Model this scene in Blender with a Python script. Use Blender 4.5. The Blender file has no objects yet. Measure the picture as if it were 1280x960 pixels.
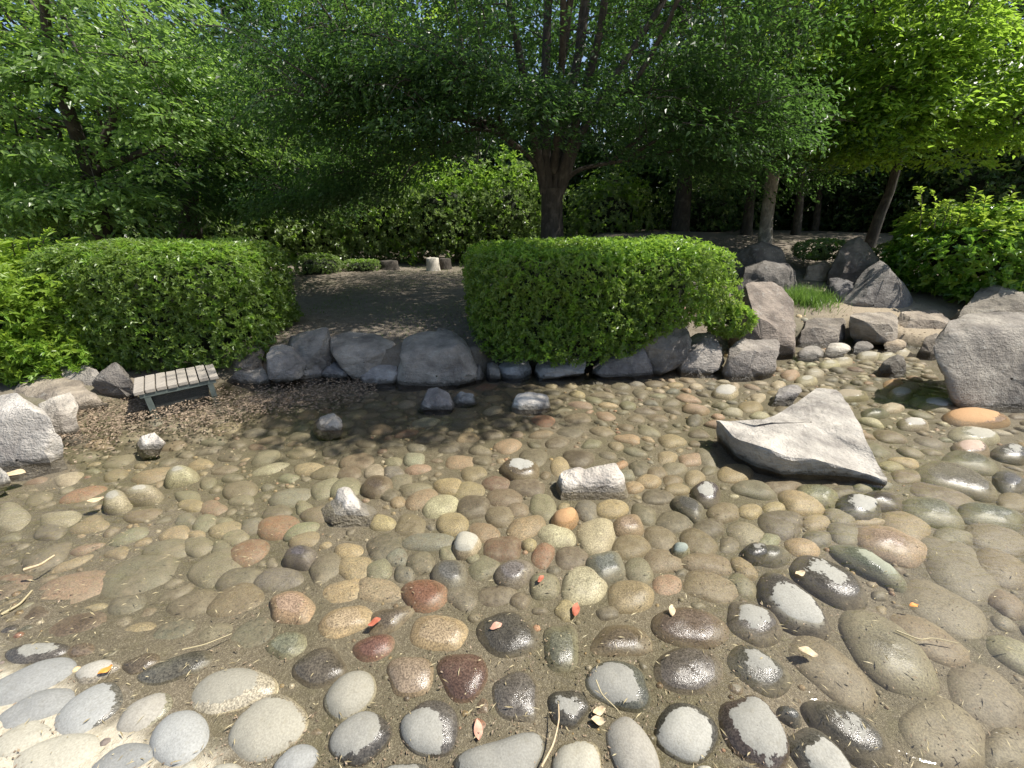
import bpy, math, numpy as np
from mathutils import Vector
C = bpy.context.scene.collection
sc = bpy.context.scene
R = math.radians

# ------------------------------------------------------------------ camera, sky, sun, exposure
H = 1.5; PITCH = R(23.5); F = 481.0            # eye height, tilt down, focal length in photo pixels (1280 wide)
cam = bpy.data.cameras.new('camera'); cam_o = bpy.data.objects.new('camera', cam); C.objects.link(cam_o)
cam.sensor_width = 36; cam.lens = 36 * F / 1280; cam.clip_end = 3000; cam.clip_start = .02
cam_o.location = (0, 0, H); cam_o.rotation_euler = (math.pi/2 - PITCH, 0, 0); sc.camera = cam_o

SUN = np.array([.53, .03, .85]); SUN /= np.linalg.norm(SUN)   # towards the sun
world = bpy.data.worlds.new('World'); sc.world = world; world.use_nodes = True
wn = world.node_tree; bg = wn.nodes['Background']
sky = wn.nodes.new('ShaderNodeTexSky'); sky.sky_type = 'NISHITA'; sky.sun_disc = False
sky.sun_elevation = math.asin(SUN[2]); sky.sun_rotation = math.atan2(SUN[0], SUN[1])
sky.dust_density = 1.5
wn.links.new(sky.outputs[0], bg.inputs[0]); bg.inputs[1].default_value = .11
sl = bpy.data.lights.new('sun', 'SUN'); sl.energy = 4.9; sl.angle = R(.53); sl.color = (1, .95, .87)
so = bpy.data.objects.new('sun', sl); C.objects.link(so); so.location = (8, 2, 14)
so.rotation_euler = Vector(tuple(SUN)).to_track_quat('Z', 'Y').to_euler()
sc.view_settings.view_transform = 'Standard'; sc.view_settings.look = 'None'
sc.view_settings.exposure = .68; sc.view_settings.gamma = 1
sc.view_settings.use_curve_mapping = False
try:
    sc.render.engine = 'CYCLES'
    cy = sc.cycles
    cy.use_denoising = True; cy.denoiser = 'OPENIMAGEDENOISE'; cy.denoising_input_passes = 'RGB_ALBEDO_NORMAL'
    cy.max_bounces = 6; cy.diffuse_bounces = 3; cy.glossy_bounces = 3; cy.transmission_bounces = 4; cy.transparent_max_bounces = 8
    cy.sample_clamp_indirect = 4; cy.sample_clamp_direct = 0
    cy.caustics_reflective = False; cy.caustics_refractive = False
except Exception as e: print(e)

# ------------------------------------------------------------------ helpers
cT, sT = math.cos(PITCH), math.sin(PITCH)
def ray(px, py):
    dx, dy = (px-640)/F, (py-480)/F
    return np.array([dx, cT - dy*sT, -sT - dy*cT])
def gp(px, py, z=0.):                     # where the sight line meets height z
    d = ray(px, py); return np.array([0, 0, H]) + d*((z-H)/d[2])
def at(px, py, Y):                        # where it meets distance Y
    d = ray(px, py); return np.array([0, 0, H]) + d*(Y/d[1])
def pix(P):                               # world -> photo pixels (used for choosing, culling by view and sizes)
    P = np.atleast_2d(P); v = P - np.array([0, 0, H])
    zc = v[:,1]*cT - v[:,2]*sT; up = v[:,1]*sT + v[:,2]*cT
    zc = np.where(zc < .05, .05, zc)
    return 640 + F*v[:,0]/zc, 480 - F*up/zc, zc
def nrm(v): return v/np.maximum(np.linalg.norm(v, axis=-1, keepdims=True), 1e-9)
def sstep(a, b, x):
    t = np.clip((x-a)/(b-a), 0, 1); return t*t*(3-2*t)

def _h(ix, iy, iz):
    n = (ix*374761393 + iy*668265263 + iz*2147483647 + 1013904223).astype(np.int64)
    n = (n ^ (n >> 13))*1274126177 & 0x7fffffff
    n = (n ^ (n >> 16)) & 0xffff
    return n/65535.
def vnoise(P):
    P = np.asarray(P, float); i = np.floor(P).astype(np.int64); f = P - i; f = f*f*(3-2*f)
    r = 0
    for a in (0, 1):
        for b in (0, 1):
            for c in (0, 1):
                w = (f[:,0] if a else 1-f[:,0])*(f[:,1] if b else 1-f[:,1])*(f[:,2] if c else 1-f[:,2])
                r = r + w*_h(i[:,0]+a, i[:,1]+b, i[:,2]+c)
    return r*2-1
def fbm(P, o=4):
    s = 0; a = 1.; P = np.asarray(P, float)
    for k in range(o): s = s + a*vnoise(P*2**k + 17.3*k); a *= .5
    return s

def mesh_np(name, V, Fc, smooth=False):   # Fc: (m,k) indices
    V = np.ascontiguousarray(V, np.float32); Fc = np.ascontiguousarray(Fc, np.int32)
    me = bpy.data.meshes.new(name); m, k = Fc.shape
    me.vertices.add(len(V)); me.vertices.foreach_set('co', V.ravel())
    me.loops.add(m*k); me.loops.foreach_set('vertex_index', Fc.ravel())
    me.polygons.add(m); me.polygons.foreach_set('loop_start', np.arange(0, m*k, k, dtype=np.int32))
    me.polygons.foreach_set('use_smooth', np.full(m, smooth))
    me.update(calc_edges=True); me.validate()
    return me
def link(name, me, mat, parent=None, loc=None):
    o = bpy.data.objects.new(name, me); C.objects.link(o)
    if mat is not None and me is not None and not me.materials: me.materials.append(mat)
    if parent is not None: o.parent = parent
    if loc is not None: o.location = tuple(float(v) for v in loc)
    return o
def tag(o, label=None, cat=None, group=None, kind=None):
    if label: o['label'] = label
    if cat: o['category'] = cat
    if group: o['group'] = group
    if kind: o['kind'] = kind
    return o
def empty(name, loc, label, cat, group=None):
    o = bpy.data.objects.new(name, None); C.objects.link(o); o.location = tuple(float(v) for v in loc); o.empty_display_size = .1
    return tag(o, label, cat, group)

class MB:                                  # collects quads
    def __init__(s): s.V = []; s.Fq = []; s.n = 0
    def add(s, V, Fq):
        V = np.asarray(V, float); s.V.append(V); s.Fq.append(np.asarray(Fq, int)+s.n); s.n += len(V)
    def tube(s, pts, rad, k=7):
        pts = np.asarray(pts, float); n = len(pts); rad = np.broadcast_to(np.asarray(rad, float), (n,))
        T = nrm(np.gradient(pts, axis=0)); ref = np.array([0, 0, 1.]) if abs(T[0][2]) < .9 else np.array([1., 0, 0])
        X = nrm(np.cross(T, ref)); Y = np.cross(T, X); a = np.arange(k)*2*math.pi/k
        V = pts[:,None] + rad[:,None,None]*(np.cos(a)[None,:,None]*X[:,None] + np.sin(a)[None,:,None]*Y[:,None])
        i = np.arange(n-1)[:,None]*k; j = np.arange(k)[None]; j2 = (j+1) % k
        Fq = np.stack([i+j, i+j2, i+k+j2, i+k+j], -1).reshape(-1, 4)
        V = V.reshape(-1, 3)
        if k % 2 == 0:
            for st, sg in ((0, -1), ((n-1)*k, 1)):
                for q in range(1, k//2): pass
        s.add(V, Fq)
    def box(s, c, h, ax=None):
        c = np.asarray(c, float); h = np.asarray(h, float); A = np.eye(3) if ax is None else np.asarray(ax, float)
        S = np.array([[x, y, z] for x in (-1, 1) for y in (-1, 1) for z in (-1, 1)], float)*h
        s.add(c + S @ A, [[0,1,3,2],[4,6,7,5],[0,4,5,1],[2,3,7,6],[0,2,6,4],[1,5,7,3]])
    def mesh(s, name, smooth=False): return mesh_np(name, np.concatenate(s.V), np.concatenate(s.Fq), smooth)

def leaves(P, A, Nn, L, W, fold=.25, bend=.12):       # one folded rhombus per leaf
    n = len(P); L = np.broadcast_to(L, (n,))[:,None]; W = np.broadcast_to(W, (n,))[:,None]
    A = nrm(A); B = nrm(np.cross(A, Nn)); N2 = np.cross(B, A)
    l = P + A*L*.45 - B*W*.5 + N2*W*fold; r = P + A*L*.45 + B*W*.5 + N2*W*fold
    t = P + A*L - N2*L*bend
    V = np.stack([P, r, t, l], 1).reshape(-1, 3)
    return V, np.arange(4*n).reshape(n, 4)

# ------------------------------------------------------------------ materials
def new_mat(name):
    m = bpy.data.materials.new(name); m.use_nodes = True; nt = m.node_tree; nt.nodes.clear()
    out = nt.nodes.new('ShaderNodeOutputMaterial'); return m, nt, out
def nd(nt, typ, ins=None, **kw):
    n = nt.nodes.new(typ)
    for k, v in kw.items(): setattr(n, k, v)
    for k, v in (ins or {}).items():
        s = n.inputs[k]
        if isinstance(v, bpy.types.NodeSocket): nt.links.new(v, s)
        else: s.default_value = v
    return n
def mathn(nt, op, a, b=0., clamp=False):
    n = nt.nodes.new('ShaderNodeMath'); n.operation = op; n.use_clamp = clamp
    for i, v in enumerate((a, b)):
        if isinstance(v, bpy.types.NodeSocket): nt.links.new(v, n.inputs[i])
        else: n.inputs[i].default_value = v
    return n.outputs[0]
def mixc(nt, f, a, b, mode='MIX'):
    n = nt.nodes.new('ShaderNodeMix'); n.data_type = 'RGBA'; n.blend_type = mode
    for s, v in ((n.inputs[0], f), (n.inputs[6], a), (n.inputs[7], b)):
        if isinstance(v, bpy.types.NodeSocket): nt.links.new(v, s)
        elif isinstance(v, (int, float)): s.default_value = v
        else: s.default_value = (*v, 1)
    return n.outputs[2]
def ramp(nt, fac, lo, hi, a=(0,0,0), b=(1,1,1)):
    n = nt.nodes.new('ShaderNodeValToRGB'); e = n.color_ramp.elements
    e[0].position = lo; e[1].position = hi; e[0].color = (*a, 1); e[1].color = (*b, 1)
    nt.links.new(fac, n.inputs[0]); return n.outputs[0]
def noise(nt, scale, detail=4, rough=.55, vec=None, dist=0.):
    n = nd(nt, 'ShaderNodeTexNoise', {'Scale': scale, 'Detail': detail, 'Roughness': rough, 'Distortion': dist})
    if vec is None: vec = nt.nodes.new('ShaderNodeNewGeometry').outputs['Position']
    nt.links.new(vec, n.inputs['Vector']); return n.outputs['Fac']
def bump(nt, h, strength, dist=.01):
    return nd(nt, 'ShaderNodeBump', {'Height': h, 'Strength': strength, 'Distance': dist}).outputs[0]
def posz(nt):
    g = nt.nodes.new('ShaderNodeNewGeometry'); s = nt.nodes.new('ShaderNodeSeparateXYZ'); nt.links.new(g.outputs['Position'], s.inputs[0]); return s.outputs

def leaf_mat(name, a, b, trans=.45, tcol=None, rough=.4, spec=.4):
    m, nt, out = new_mat(name)
    g = nt.nodes.new('ShaderNodeNewGeometry'); rnd = g.outputs['Random Per Island']
    big = noise(nt, 1.3, 2)
    col = mixc(nt, mathn(nt, 'ADD', mathn(nt, 'MULTIPLY', rnd, .7), mathn(nt, 'MULTIPLY', big, .5), True), a, b)
    p = nd(nt, 'ShaderNodeBsdfPrincipled', {'Base Color': col, 'Roughness': rough, 'Specular IOR Level': spec})
    tc = mixc(nt, rnd, tcol or tuple(min(1, 2.2*x) for x in a), tuple(min(1, x*1.15) for x in (tcol or tuple(2.2*x for x in b))))
    t = nd(nt, 'ShaderNodeBsdfTranslucent', {'Color': tc})
    mx = nd(nt, 'ShaderNodeMixShader', {0: trans, 1: p.outputs[0], 2: t.outputs[0]})
    nt.links.new(mx.outputs[0], out.inputs[0]); return m

M = {}
M['leaf_zelkova'] = leaf_mat('zelkova_leaf', (.024, .052, .020), (.052, .096, .032), .42, (.13, .26, .045))
M['leaf_bright'] = leaf_mat('bright_leaf', (.060, .13, .016), (.12, .20, .028), .52, (.36, .56, .06))
M['leaf_dark'] = leaf_mat('evergreen_leaf', (.022, .055, .016), (.05, .09, .024), .3, (.09, .20, .03), .35, .5)
M['leaf_shrub'] = leaf_mat('shrub_leaf', (.10, .155, .055), (.19, .245, .095), .40, (.32, .46, .11), .33, .5)
M['leaf_pale'] = leaf_mat('pale_leaf', (.075, .14, .04), (.16, .24, .07), .45, (.32, .52, .09), .34, .55)
M['leaf_hedge'] = leaf_mat('hedge_leaf', (.080, .138, .026), (.155, .225, .048), .40, (.33, .48, .075), .35, .5)
M['leaf_young_lit'] = leaf_mat('young_lit_leaf', (.11, .22, .025), (.19, .31, .04), .42, (.36, .56, .07), .38, .4)  # new-growth colour, also used to paint foliage as sunlit
M['leaf_yellow'] = leaf_mat('yellow_green_leaf', (.13, .23, .025), (.23, .33, .045), .45, (.42, .58, .07), .4, .4)
M['leaf_broad'] = leaf_mat('broad_leaf', (.055, .14, .016), (.12, .22, .03), .45, (.26, .48, .05), .3, .5)
M['grass'] = leaf_mat('grass_blade', (.06, .13, .02), (.12, .19, .035), .4)

def bark(name, a, b):
    m, nt, out = new_mat(name)
    tc = nt.nodes.new('ShaderNodeNewGeometry').outputs['Position']
    mp = nd(nt, 'ShaderNodeMapping', {'Vector': tc, 'Scale': (9, 9, 2.2)})
    n1 = noise(nt, 2.2, 8, .65, mp.outputs[0]); n2 = noise(nt, 7, 5, .6, tc)
    col = mixc(nt, ramp(nt, n1, .35, .65), a, b); col = mixc(nt, ramp(nt, n2, .52, .7), col, tuple(x*1.6 for x in b))
    p = nd(nt, 'ShaderNodeBsdfPrincipled', {'Base Color': col, 'Roughness': .9, 'Normal': bump(nt, n1, .9, .03)})
    nt.links.new(p.outputs[0], out.inputs[0]); return m
M['bark_dark'] = bark('dark_bark', (.028, .023, .018), (.066, .056, .045))
M['bark_pale'] = bark('pale_bark', (.14, .12, .095), (.30, .27, .22))
M['twig'] = bark('twig_bark', (.035, .03, .02), (.075, .062, .045))

def rock_mat():
    m, nt, out = new_mat('rock')
    oi = nt.nodes.new('ShaderNodeObjectInfo'); base = oi.outputs['Color']
    n1 = noise(nt, 3.2, 8, .62); n2 = noise(nt, 14, 6, .65); n3 = noise(nt, 75, 4, .6)
    mp = nd(nt, 'ShaderNodeMapping', {'Vector': nt.nodes.new('ShaderNodeNewGeometry').outputs['Position'], 'Rotation': (.5, .9, .3), 'Scale': (4, 4, 26)})
    n4 = noise(nt, 1.2, 6, .6, mp.outputs[0], 1.2)
    col = mixc(nt, ramp(nt, n1, .36, .64), (.52, .5, .49), (1.28, 1.25, 1.2))
    col = mixc(nt, 1., base, col, 'MULTIPLY')
    col = mixc(nt, mathn(nt, 'MULTIPLY', ramp(nt, n4, .4, .62, (1, 1, 1), (0, 0, 0)), .35), col, mixc(nt, 1., col, (.6, .6, .62), 'MULTIPLY'))
    col = mixc(nt, mathn(nt, 'MULTIPLY', ramp(nt, n2, .56, .68), .5), col, mixc(nt, .5, col, (.52, .51, .46)))
    col = mixc(nt, mathn(nt, 'MULTIPLY', ramp(nt, n3, .55, .72), .35), col, mixc(nt, 1., col, (.45, .44, .43), 'MULTIPLY'))
    z = posz(nt)[2]
    wl = mathn(nt, 'ADD', z, mathn(nt, 'MULTIPLY', mathn(nt, 'SUBTRACT', n2, .5), .09))
    wet = ramp(nt, mathn(nt, 'ADD', wl, .5), .520, .540, (1, 1, 1), (0, 0, 0))
    col = mixc(nt, wet, col, mixc(nt, 1., col, (.38, .37, .34), 'MULTIPLY'))
    ro = mathn(nt, 'SUBTRACT', .88, mathn(nt, 'MULTIPLY', wet, .5))
    hh = mathn(nt, 'ADD', mathn(nt, 'ADD', n2, mathn(nt, 'MULTIPLY', n4, .3)), mathn(nt, 'MULTIPLY', n3, .35))
    p = nd(nt, 'ShaderNodeBsdfPrincipled', {'Base Color': col, 'Roughness': ro, 'Specular IOR Level': .35, 'Normal': bump(nt, hh, .9, .045)})
    nt.links.new(p.outputs[0], out.inputs[0]); return m
M['rock'] = rock_mat()

def cobble_mat():
    m, nt, out = new_mat('river_cobble')
    tone = nd(nt, 'ShaderNodeAttribute', attribute_name='tone').outputs['Color']
    dry = nd(nt, 'ShaderNodeAttribute', attribute_name='dry').outputs['Fac']
    z = posz(nt)[2]
    n0 = noise(nt, 9, 4, .6); n1 = noise(nt, 38, 6, .68); n2 = noise(nt, 170, 3, .6); n3 = noise(nt, 420, 2, .5)
    sp = mixc(nt, ramp(nt, n2, .38, .62), (.55, .54, .52), (1.42, 1.40, 1.34))
    sp = mixc(nt, 1., sp, mixc(nt, ramp(nt, n0, .3, .7), (.72, .70, .66), (1.22, 1.2, 1.16)), 'MULTIPLY')
    col = mixc(nt, 1., tone, sp, 'MULTIPLY')
    col = mixc(nt, mathn(nt, 'MULTIPLY', ramp(nt, n1, .58, .74), .5), col, mixc(nt, .5, col, (.40, .34, .22)))
    # wet / dry line: crisp, ragged
    e = mathn(nt, 'ADD', dry, mathn(nt, 'ADD', mathn(nt, 'MULTIPLY', mathn(nt, 'SUBTRACT', n1, .5), .42), mathn(nt, 'MULTIPLY', mathn(nt, 'SUBTRACT', n0, .5), .45)))
    dm = ramp(nt, mathn(nt, 'ADD', e, .5), .492, .508)
    wetc = mixc(nt, 1., col, (.80, .78, .74), 'MULTIPLY')
    dt = nd(nt, 'ShaderNodeAttribute', attribute_name='dry_tone').outputs['Color']; dryc = mixc(nt, 1., dt, mixc(nt, ramp(nt, n2, .3, .7), (.80, .79, .77), (1.12, 1.12, 1.1)), 'MULTIPLY'); dryc = mixc(nt, mathn(nt, 'MULTIPLY', ramp(nt, n1, .55, .75), .5), dryc, mixc(nt, 1., dryc, (.72, .68, .58), 'MULTIPLY'))
    col2 = mixc(nt, dm, wetc, dryc)
    # silt and algae under the water; tint growing with depth paints the water's murk
    sub = ramp(nt, mathn(nt, 'ADD', mathn(nt, 'ADD', z, mathn(nt, 'MULTIPLY', mathn(nt, 'SUBTRACT', n1, .5), .02)), .5), .485, .503, (1, 1, 1), (0, 0, 0))
    silt = mixc(nt, ramp(nt, n0, .35, .65), (.25, .21, .145), (.19, .17, .115))
    col2 = mixc(nt, mathn(nt, 'MULTIPLY', sub, mathn(nt, 'ADD', .10, mathn(nt, 'ADD', mathn(nt, 'MULTIPLY', ramp(nt, n1, .38, .66), .5), ramp(nt, mathn(nt, 'ADD', z, .5), .43, .475, (.22, .22, .22), (0, 0, 0))))), mixc(nt, sub, col2, mixc(nt, 1., col, (1.15, 1.10, .98), 'MULTIPLY')), silt)
    ro = mixc(nt, dm, mixc(nt, ramp(nt, n1, .4, .62), (.13, .13, .13), (.30, .30, .30)), (.85, .85, .85)); ro = mixc(nt, sub, ro, (.6, .6, .6))
    hh = mathn(nt, 'ADD', mathn(nt, 'ADD', n1, mathn(nt, 'MULTIPLY', n2, .6)), mathn(nt, 'MULTIPLY', n3, .5))
    p = nd(nt, 'ShaderNodeBsdfPrincipled', {'Base Color': col2, 'Roughness': ro, 'Specular IOR Level': .45, 'Normal': bump(nt, hh, .42, .0035)})
    nt.links.new(p.outputs[0], out.inputs[0]); return m
M['cobble'] = cobble_mat()

def ground_mat():
    m, nt, out = new_mat('earth_and_silt')
    px, py, z = posz(nt)
    n0 = noise(nt, 1.1, 5, .6); n1 = noise(nt, 9, 6, .65); n2 = noise(nt, 60, 5, .65); n3 = noise(nt, 230, 3, .6)
    soil = mixc(nt, ramp(nt, n1, .3, .7), (.145, .122, .094), (.235, .20, .158))
    soil = mixc(nt, mathn(nt, 'MULTIPLY', ramp(nt, n2, .5, .68), .6), soil, (.085, .064, .042))
    soil = mixc(nt, mathn(nt, 'MULTIPLY', ramp(nt, n0, .5, .72), .5), soil, (.11, .12, .055))
    pale = mixc(nt, ramp(nt, n2, .35, .7), (.30, .24, .165), (.42, .35, .25))
    rightp = mathn(nt, 'MULTIPLY', ramp(nt, px, 0, 1), 1.)
    rp = mathn(nt, 'MULTIPLY', ramp(nt, mathn(nt, 'MULTIPLY', mathn(nt, 'SUBTRACT', px, 3.7), .8), 0, 1), ramp(nt, mathn(nt, 'MULTIPLY', mathn(nt, 'SUBTRACT', py, 5.6), .8), 0, 1, (1, 1, 1), (0, 0, 0)))
    soil = mixc(nt, mathn(nt, 'MULTIPLY', rp, .85), soil, pale)
    silt = mixc(nt, ramp(nt, n2, .3, .7), (.215, .182, .132), (.355, .31, .235))
    silt = mixc(nt, mathn(nt, 'MULTIPLY', ramp(nt, n3, .54, .68), .75), silt, (.50, .44, .32))
    silt = mixc(nt, mathn(nt, 'MULTIPLY', ramp(nt, n3, .46, .32), .6), silt, (.055, .04, .022))
    big = noise(nt, 2.1, 3, .6); silt = mixc(nt, ramp(nt, big, .38, .66), mixc(nt, 1., silt, (.70, .72, .64), 'MULTIPLY'), silt); silt = mixc(nt, mathn(nt, 'MULTIPLY', ramp(nt, n1, .55, .72), .35), silt, (.16, .15, .075))
    mort = mixc(nt, ramp(nt, n2, .3, .7), (.40, .35, .25), (.58, .53, .42))
    zz = mathn(nt, 'ADD', z, mathn(nt, 'MULTIPLY', mathn(nt, 'SUBTRACT', n1, .5), .02))
    tomort = ramp(nt, mathn(nt, 'ADD', zz, .5), .505, .512)
    near = ramp(nt, mathn(nt, 'MULTIPLY', py, .5), .42, .75, (1, 1, 1), (0, 0, 0))
    col = mixc(nt, mathn(nt, 'MULTIPLY', tomort, near), silt, mort)
    bank = ramp(nt, mathn(nt, 'ADD', zz, .5), .51, .56); bank = mathn(nt, 'MULTIPLY', bank, mathn(nt, 'SUBTRACT', 1., near))
    col = mixc(nt, bank, col, soil)
    wet = ramp(nt, mathn(nt, 'ADD', zz, .5), .503, .51, (1, 1, 1), (0, 0, 0))
    ro = mixc(nt, wet, (.95, .95, .95), (.45, .45, .45))
    p = nd(nt, 'ShaderNodeBsdfPrincipled', {'Base Color': col, 'Roughness': ro, 'Specular IOR Level': .3,
           'Normal': bump(nt, mathn(nt, 'ADD', n2, mathn(nt, 'MULTIPLY', n3, .5)), .8, .012)})
    nt.links.new(p.outputs[0], out.inputs[0]); return m
M['ground'] = ground_mat()

def water_mat():
    m, nt, out = new_mat('clear_water')
    g = nt.nodes.new('ShaderNodeNewGeometry').outputs['Position']
    mp = nd(nt, 'ShaderNodeMapping', {'Vector': g, 'Rotation': (0, 0, .5), 'Scale': (1, 2.1, 1)})
    h = mathn(nt, 'ADD', noise(nt, 7, 3, .5, mp.outputs[0], .6), mathn(nt, 'MULTIPLY', noise(nt, 30, 2, .5, mp.outputs[0], .4), .12))
    b = bump(nt, h, .6, .012)
    fr = nd(nt, 'ShaderNodeFresnel', {'IOR': 1.33, 'Normal': b}).outputs[0]
    t = nd(nt, 'ShaderNodeBsdfTransparent', {'Color': (.96, .955, .92, 1)})
    gl = nd(nt, 'ShaderNodeBsdfAnisotropic' if False else 'ShaderNodeBsdfGlossy', {'Color': (1, 1, 1, 1), 'Roughness': .045, 'Normal': b})
    mx = nd(nt, 'ShaderNodeMixShader', {0: fr, 1: t.outputs[0], 2: gl.outputs[0]})
    nt.links.new(mx.outputs[0], out.inputs[0]); return m
M['water'] = water_mat()

def flat_mat(name, a, b, scale=40, rough=.8, stretch=(1, 1, 1), bmp=.4, metal=0., island=False):
    m, nt, out = new_mat(name)
    mp = nd(nt, 'ShaderNodeMapping', {'Vector': nt.nodes.new('ShaderNodeTexCoord').outputs['Object'], 'Scale': stretch})
    n = noise(nt, scale, 6, .65, mp.outputs[0])
    f = ramp(nt, n, .3, .7)
    if island: f = mathn(nt, 'ADD', mathn(nt, 'MULTIPLY', f, .3), mathn(nt, 'MULTIPLY', nt.nodes.new('ShaderNodeNewGeometry').outputs['Random Per Island'], .8), True)
    col = mixc(nt, f, a, b)
    p = nd(nt, 'ShaderNodeBsdfPrincipled', {'Base Color': col, 'Roughness': rough, 'Metallic': metal, 'Normal': bump(nt, n, bmp, .004)})
    nt.links.new(p.outputs[0], out.inputs[0]); return m
M['wood'] = flat_mat('weathered_board', (.22, .198, .165), (.39, .35, .295), 6, .85, (14, 1.2, 14))
M['steel'] = flat_mat('green_grey_painted_steel', (.075, .095, .085), (.12, .14, .125), 30, .5)
M['mesh'] = flat_mat('dark_wire', (.035, .04, .038), (.07, .075, .07), 30, .5)
M['litter'] = flat_mat('dead_leaf', (.11, .078, .052), (.34, .26, .18), 30, .8, island=True)
M['straw'] = flat_mat('dry_straw', (.20, .155, .075), (.50, .43, .26), 30, .7, island=True)
M['pinkleaf'] = flat_mat('fallen_pinkish_leaf', (.40, .20, .13), (.62, .36, .26), 60, .7)
M['tanleaf'] = flat_mat('fallen_tan_leaf', (.42, .30, .16), (.68, .54, .36), 60, .7)
M['redleaf'] = flat_mat('fallen_red_leaf', (.30, .07, .035), (.48, .15, .08), 60, .7)
M['orangeleaf'] = flat_mat('fallen_orange_petal', (.65, .20, .03), (.8, .32, .06), 60, .6)
M['stump'] = flat_mat('cut_pale_wood', (.40, .36, .29), (.62, .58, .50), 8, .9, (8, 8, 1))
M['shade_core'] = flat_mat('painted_inner_shade', (.010, .014, .006), (.02, .026, .010), 30, .95)  # near-black colour painting the shade inside the foliage
# ------------------------------------------------------------------ pond outline, ground, water
PE = [(-240,640),(-60,605),(60,575),(105,545),(150,520),(280,500),(400,481),(500,482),(600,476),(745,471),(905,468),(985,452),(1006,434),(1075,428),
      (1150,440),(1180,482),(1300,520),(1500,560)]
POND = np.array([gp(x, y)[:2] for x, y in PE] + [np.array(p) for p in [(5.2,1.2),(5.2,-1.6),(-4.6,-1.6),(-4.6,.8)]])
def poly_sd(P, poly):                      # signed distance, inside negative
    P = np.asarray(P, float); d = np.full(len(P), 1e9); ins = np.zeros(len(P), bool)
    for i in range(len(poly)):
        a, b = poly[i], poly[(i+1) % len(poly)]; e = b-a; w = P-a
        t = np.clip((w@e)/(e@e), 0, 1); d = np.minimum(d, np.linalg.norm(w-t[:,None]*e, axis=1))
        c = (a[1] > P[:,1]) != (b[1] > P[:,1])
        with np.errstate(divide='ignore', invalid='ignore'):
            xi = a[0] + (P[:,1]-a[1])*e[0]/(e[1] if e[1] else 1e-9)
        ins ^= c & (P[:,0] < xi)
    return np.where(ins, -d, d)
def bed_z(x, y):
    d = .010 + .036*sstep(.72, 1.4, y); d = np.maximum(d, .05*sstep(.62, 1.1, x))
    d = d + .045*sstep(-.6, -1.6, x)*sstep(.9, 1.3, y)
    s = -(.28*(x+.735) + .96*(y-.60))
    shore = np.clip(.002 + s*.11, -.2, .05)
    return np.where(s > -.18, np.maximum(-d, shore*1.), -d)
def field_z(x, y):
    z = .25 + .05*sstep(5, 10, y)
    z = z + (.02*np.clip(y-4.6, 0, 2) + .135*np.clip(y-5.0, 0, 5.5))*sstep(1.3, 2.6, x)
    z = z - .14*sstep(3.0, 3.8, x)*sstep(5.6, 4.4, y)
    z = z - .16*sstep(-1.2, -2.2, x)*sstep(4.4, 3.3, y)
    return z + .02*np.sin(x*1.3+y*.7)*sstep(4, 8, y)
def ground_z(x, y):
    x = np.atleast_1d(np.asarray(x, float)); y = np.atleast_1d(np.asarray(y, float)); P = np.stack([x, y], 1)
    near = (np.abs(x) < 9) & (y > -4) & (y < 8)
    d = np.full(len(x), 5.); 
    if near.any(): d[near] = poly_sd(P[near], POND)
    wd = .14 + .55*sstep(-1.25, -2.0, x) + .75*sstep(-.35, -.1, x)*sstep(1.75, 1.4, x)
    k = sstep(-.04, 1, (d-.16)/wd)
    k = np.where((x > 1.9) & (x < 3.6) & (y > 4), sstep(.25, 1.6, d), k)
    return bed_z(x, y)*(1-k) + field_z(x, y)*k
def gz(x, y): return float(ground_z(x, y)[0])

def axis(lo, hi, st, far):
    a = list(np.arange(lo, hi+1e-6, st)); s = st
    b = []; v = hi
    while v < far: s *= 1.25; v += s; b.append(v)
    s = st; c = []; v = lo
    while v > -far: s *= 1.25; v -= s; c.append(v)
    return np.array(c[::-1] + a + b)
xs = axis(-6.5, 6.5, .05, 900); ys = axis(-1.8, 7.5, .05, 900)
X, Y = np.meshgrid(xs, ys); Xf, Yf = X.ravel(), Y.ravel()
Z = ground_z(Xf, Yf) + .012*fbm(np.stack([Xf*2.2, Yf*2.2, 0*Xf], 1), 3)*sstep(.02, .25, ground_z(Xf, Yf)) + .004*fbm(np.stack([Xf*9, Yf*9, 0*Xf], 1), 2)
nx, ny = len(xs), len(ys); i = (np.arange(ny-1)[:,None]*nx + np.arange(nx-1)[None]).ravel()
tag(link('ground', mesh_np('ground', np.stack([Xf, Yf, Z], 1), np.stack([i, i+1, i+nx+1, i+nx], 1), True), M['ground']), kind='structure')
wb = MB(); wx = np.linspace(-5.5, 6, 24); wy = np.linspace(-2.2, 5.2, 16); A, B = np.meshgrid(wx, wy)
i = (np.arange(15)[:,None]*24 + np.arange(23)[None]).ravel()
wo = tag(link('water', mesh_np('water', np.stack([A.ravel(), B.ravel(), 0*A.ravel()], 1), np.stack([i, i+1, i+25, i+24], 1), True), M['water']), kind='structure')

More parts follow.
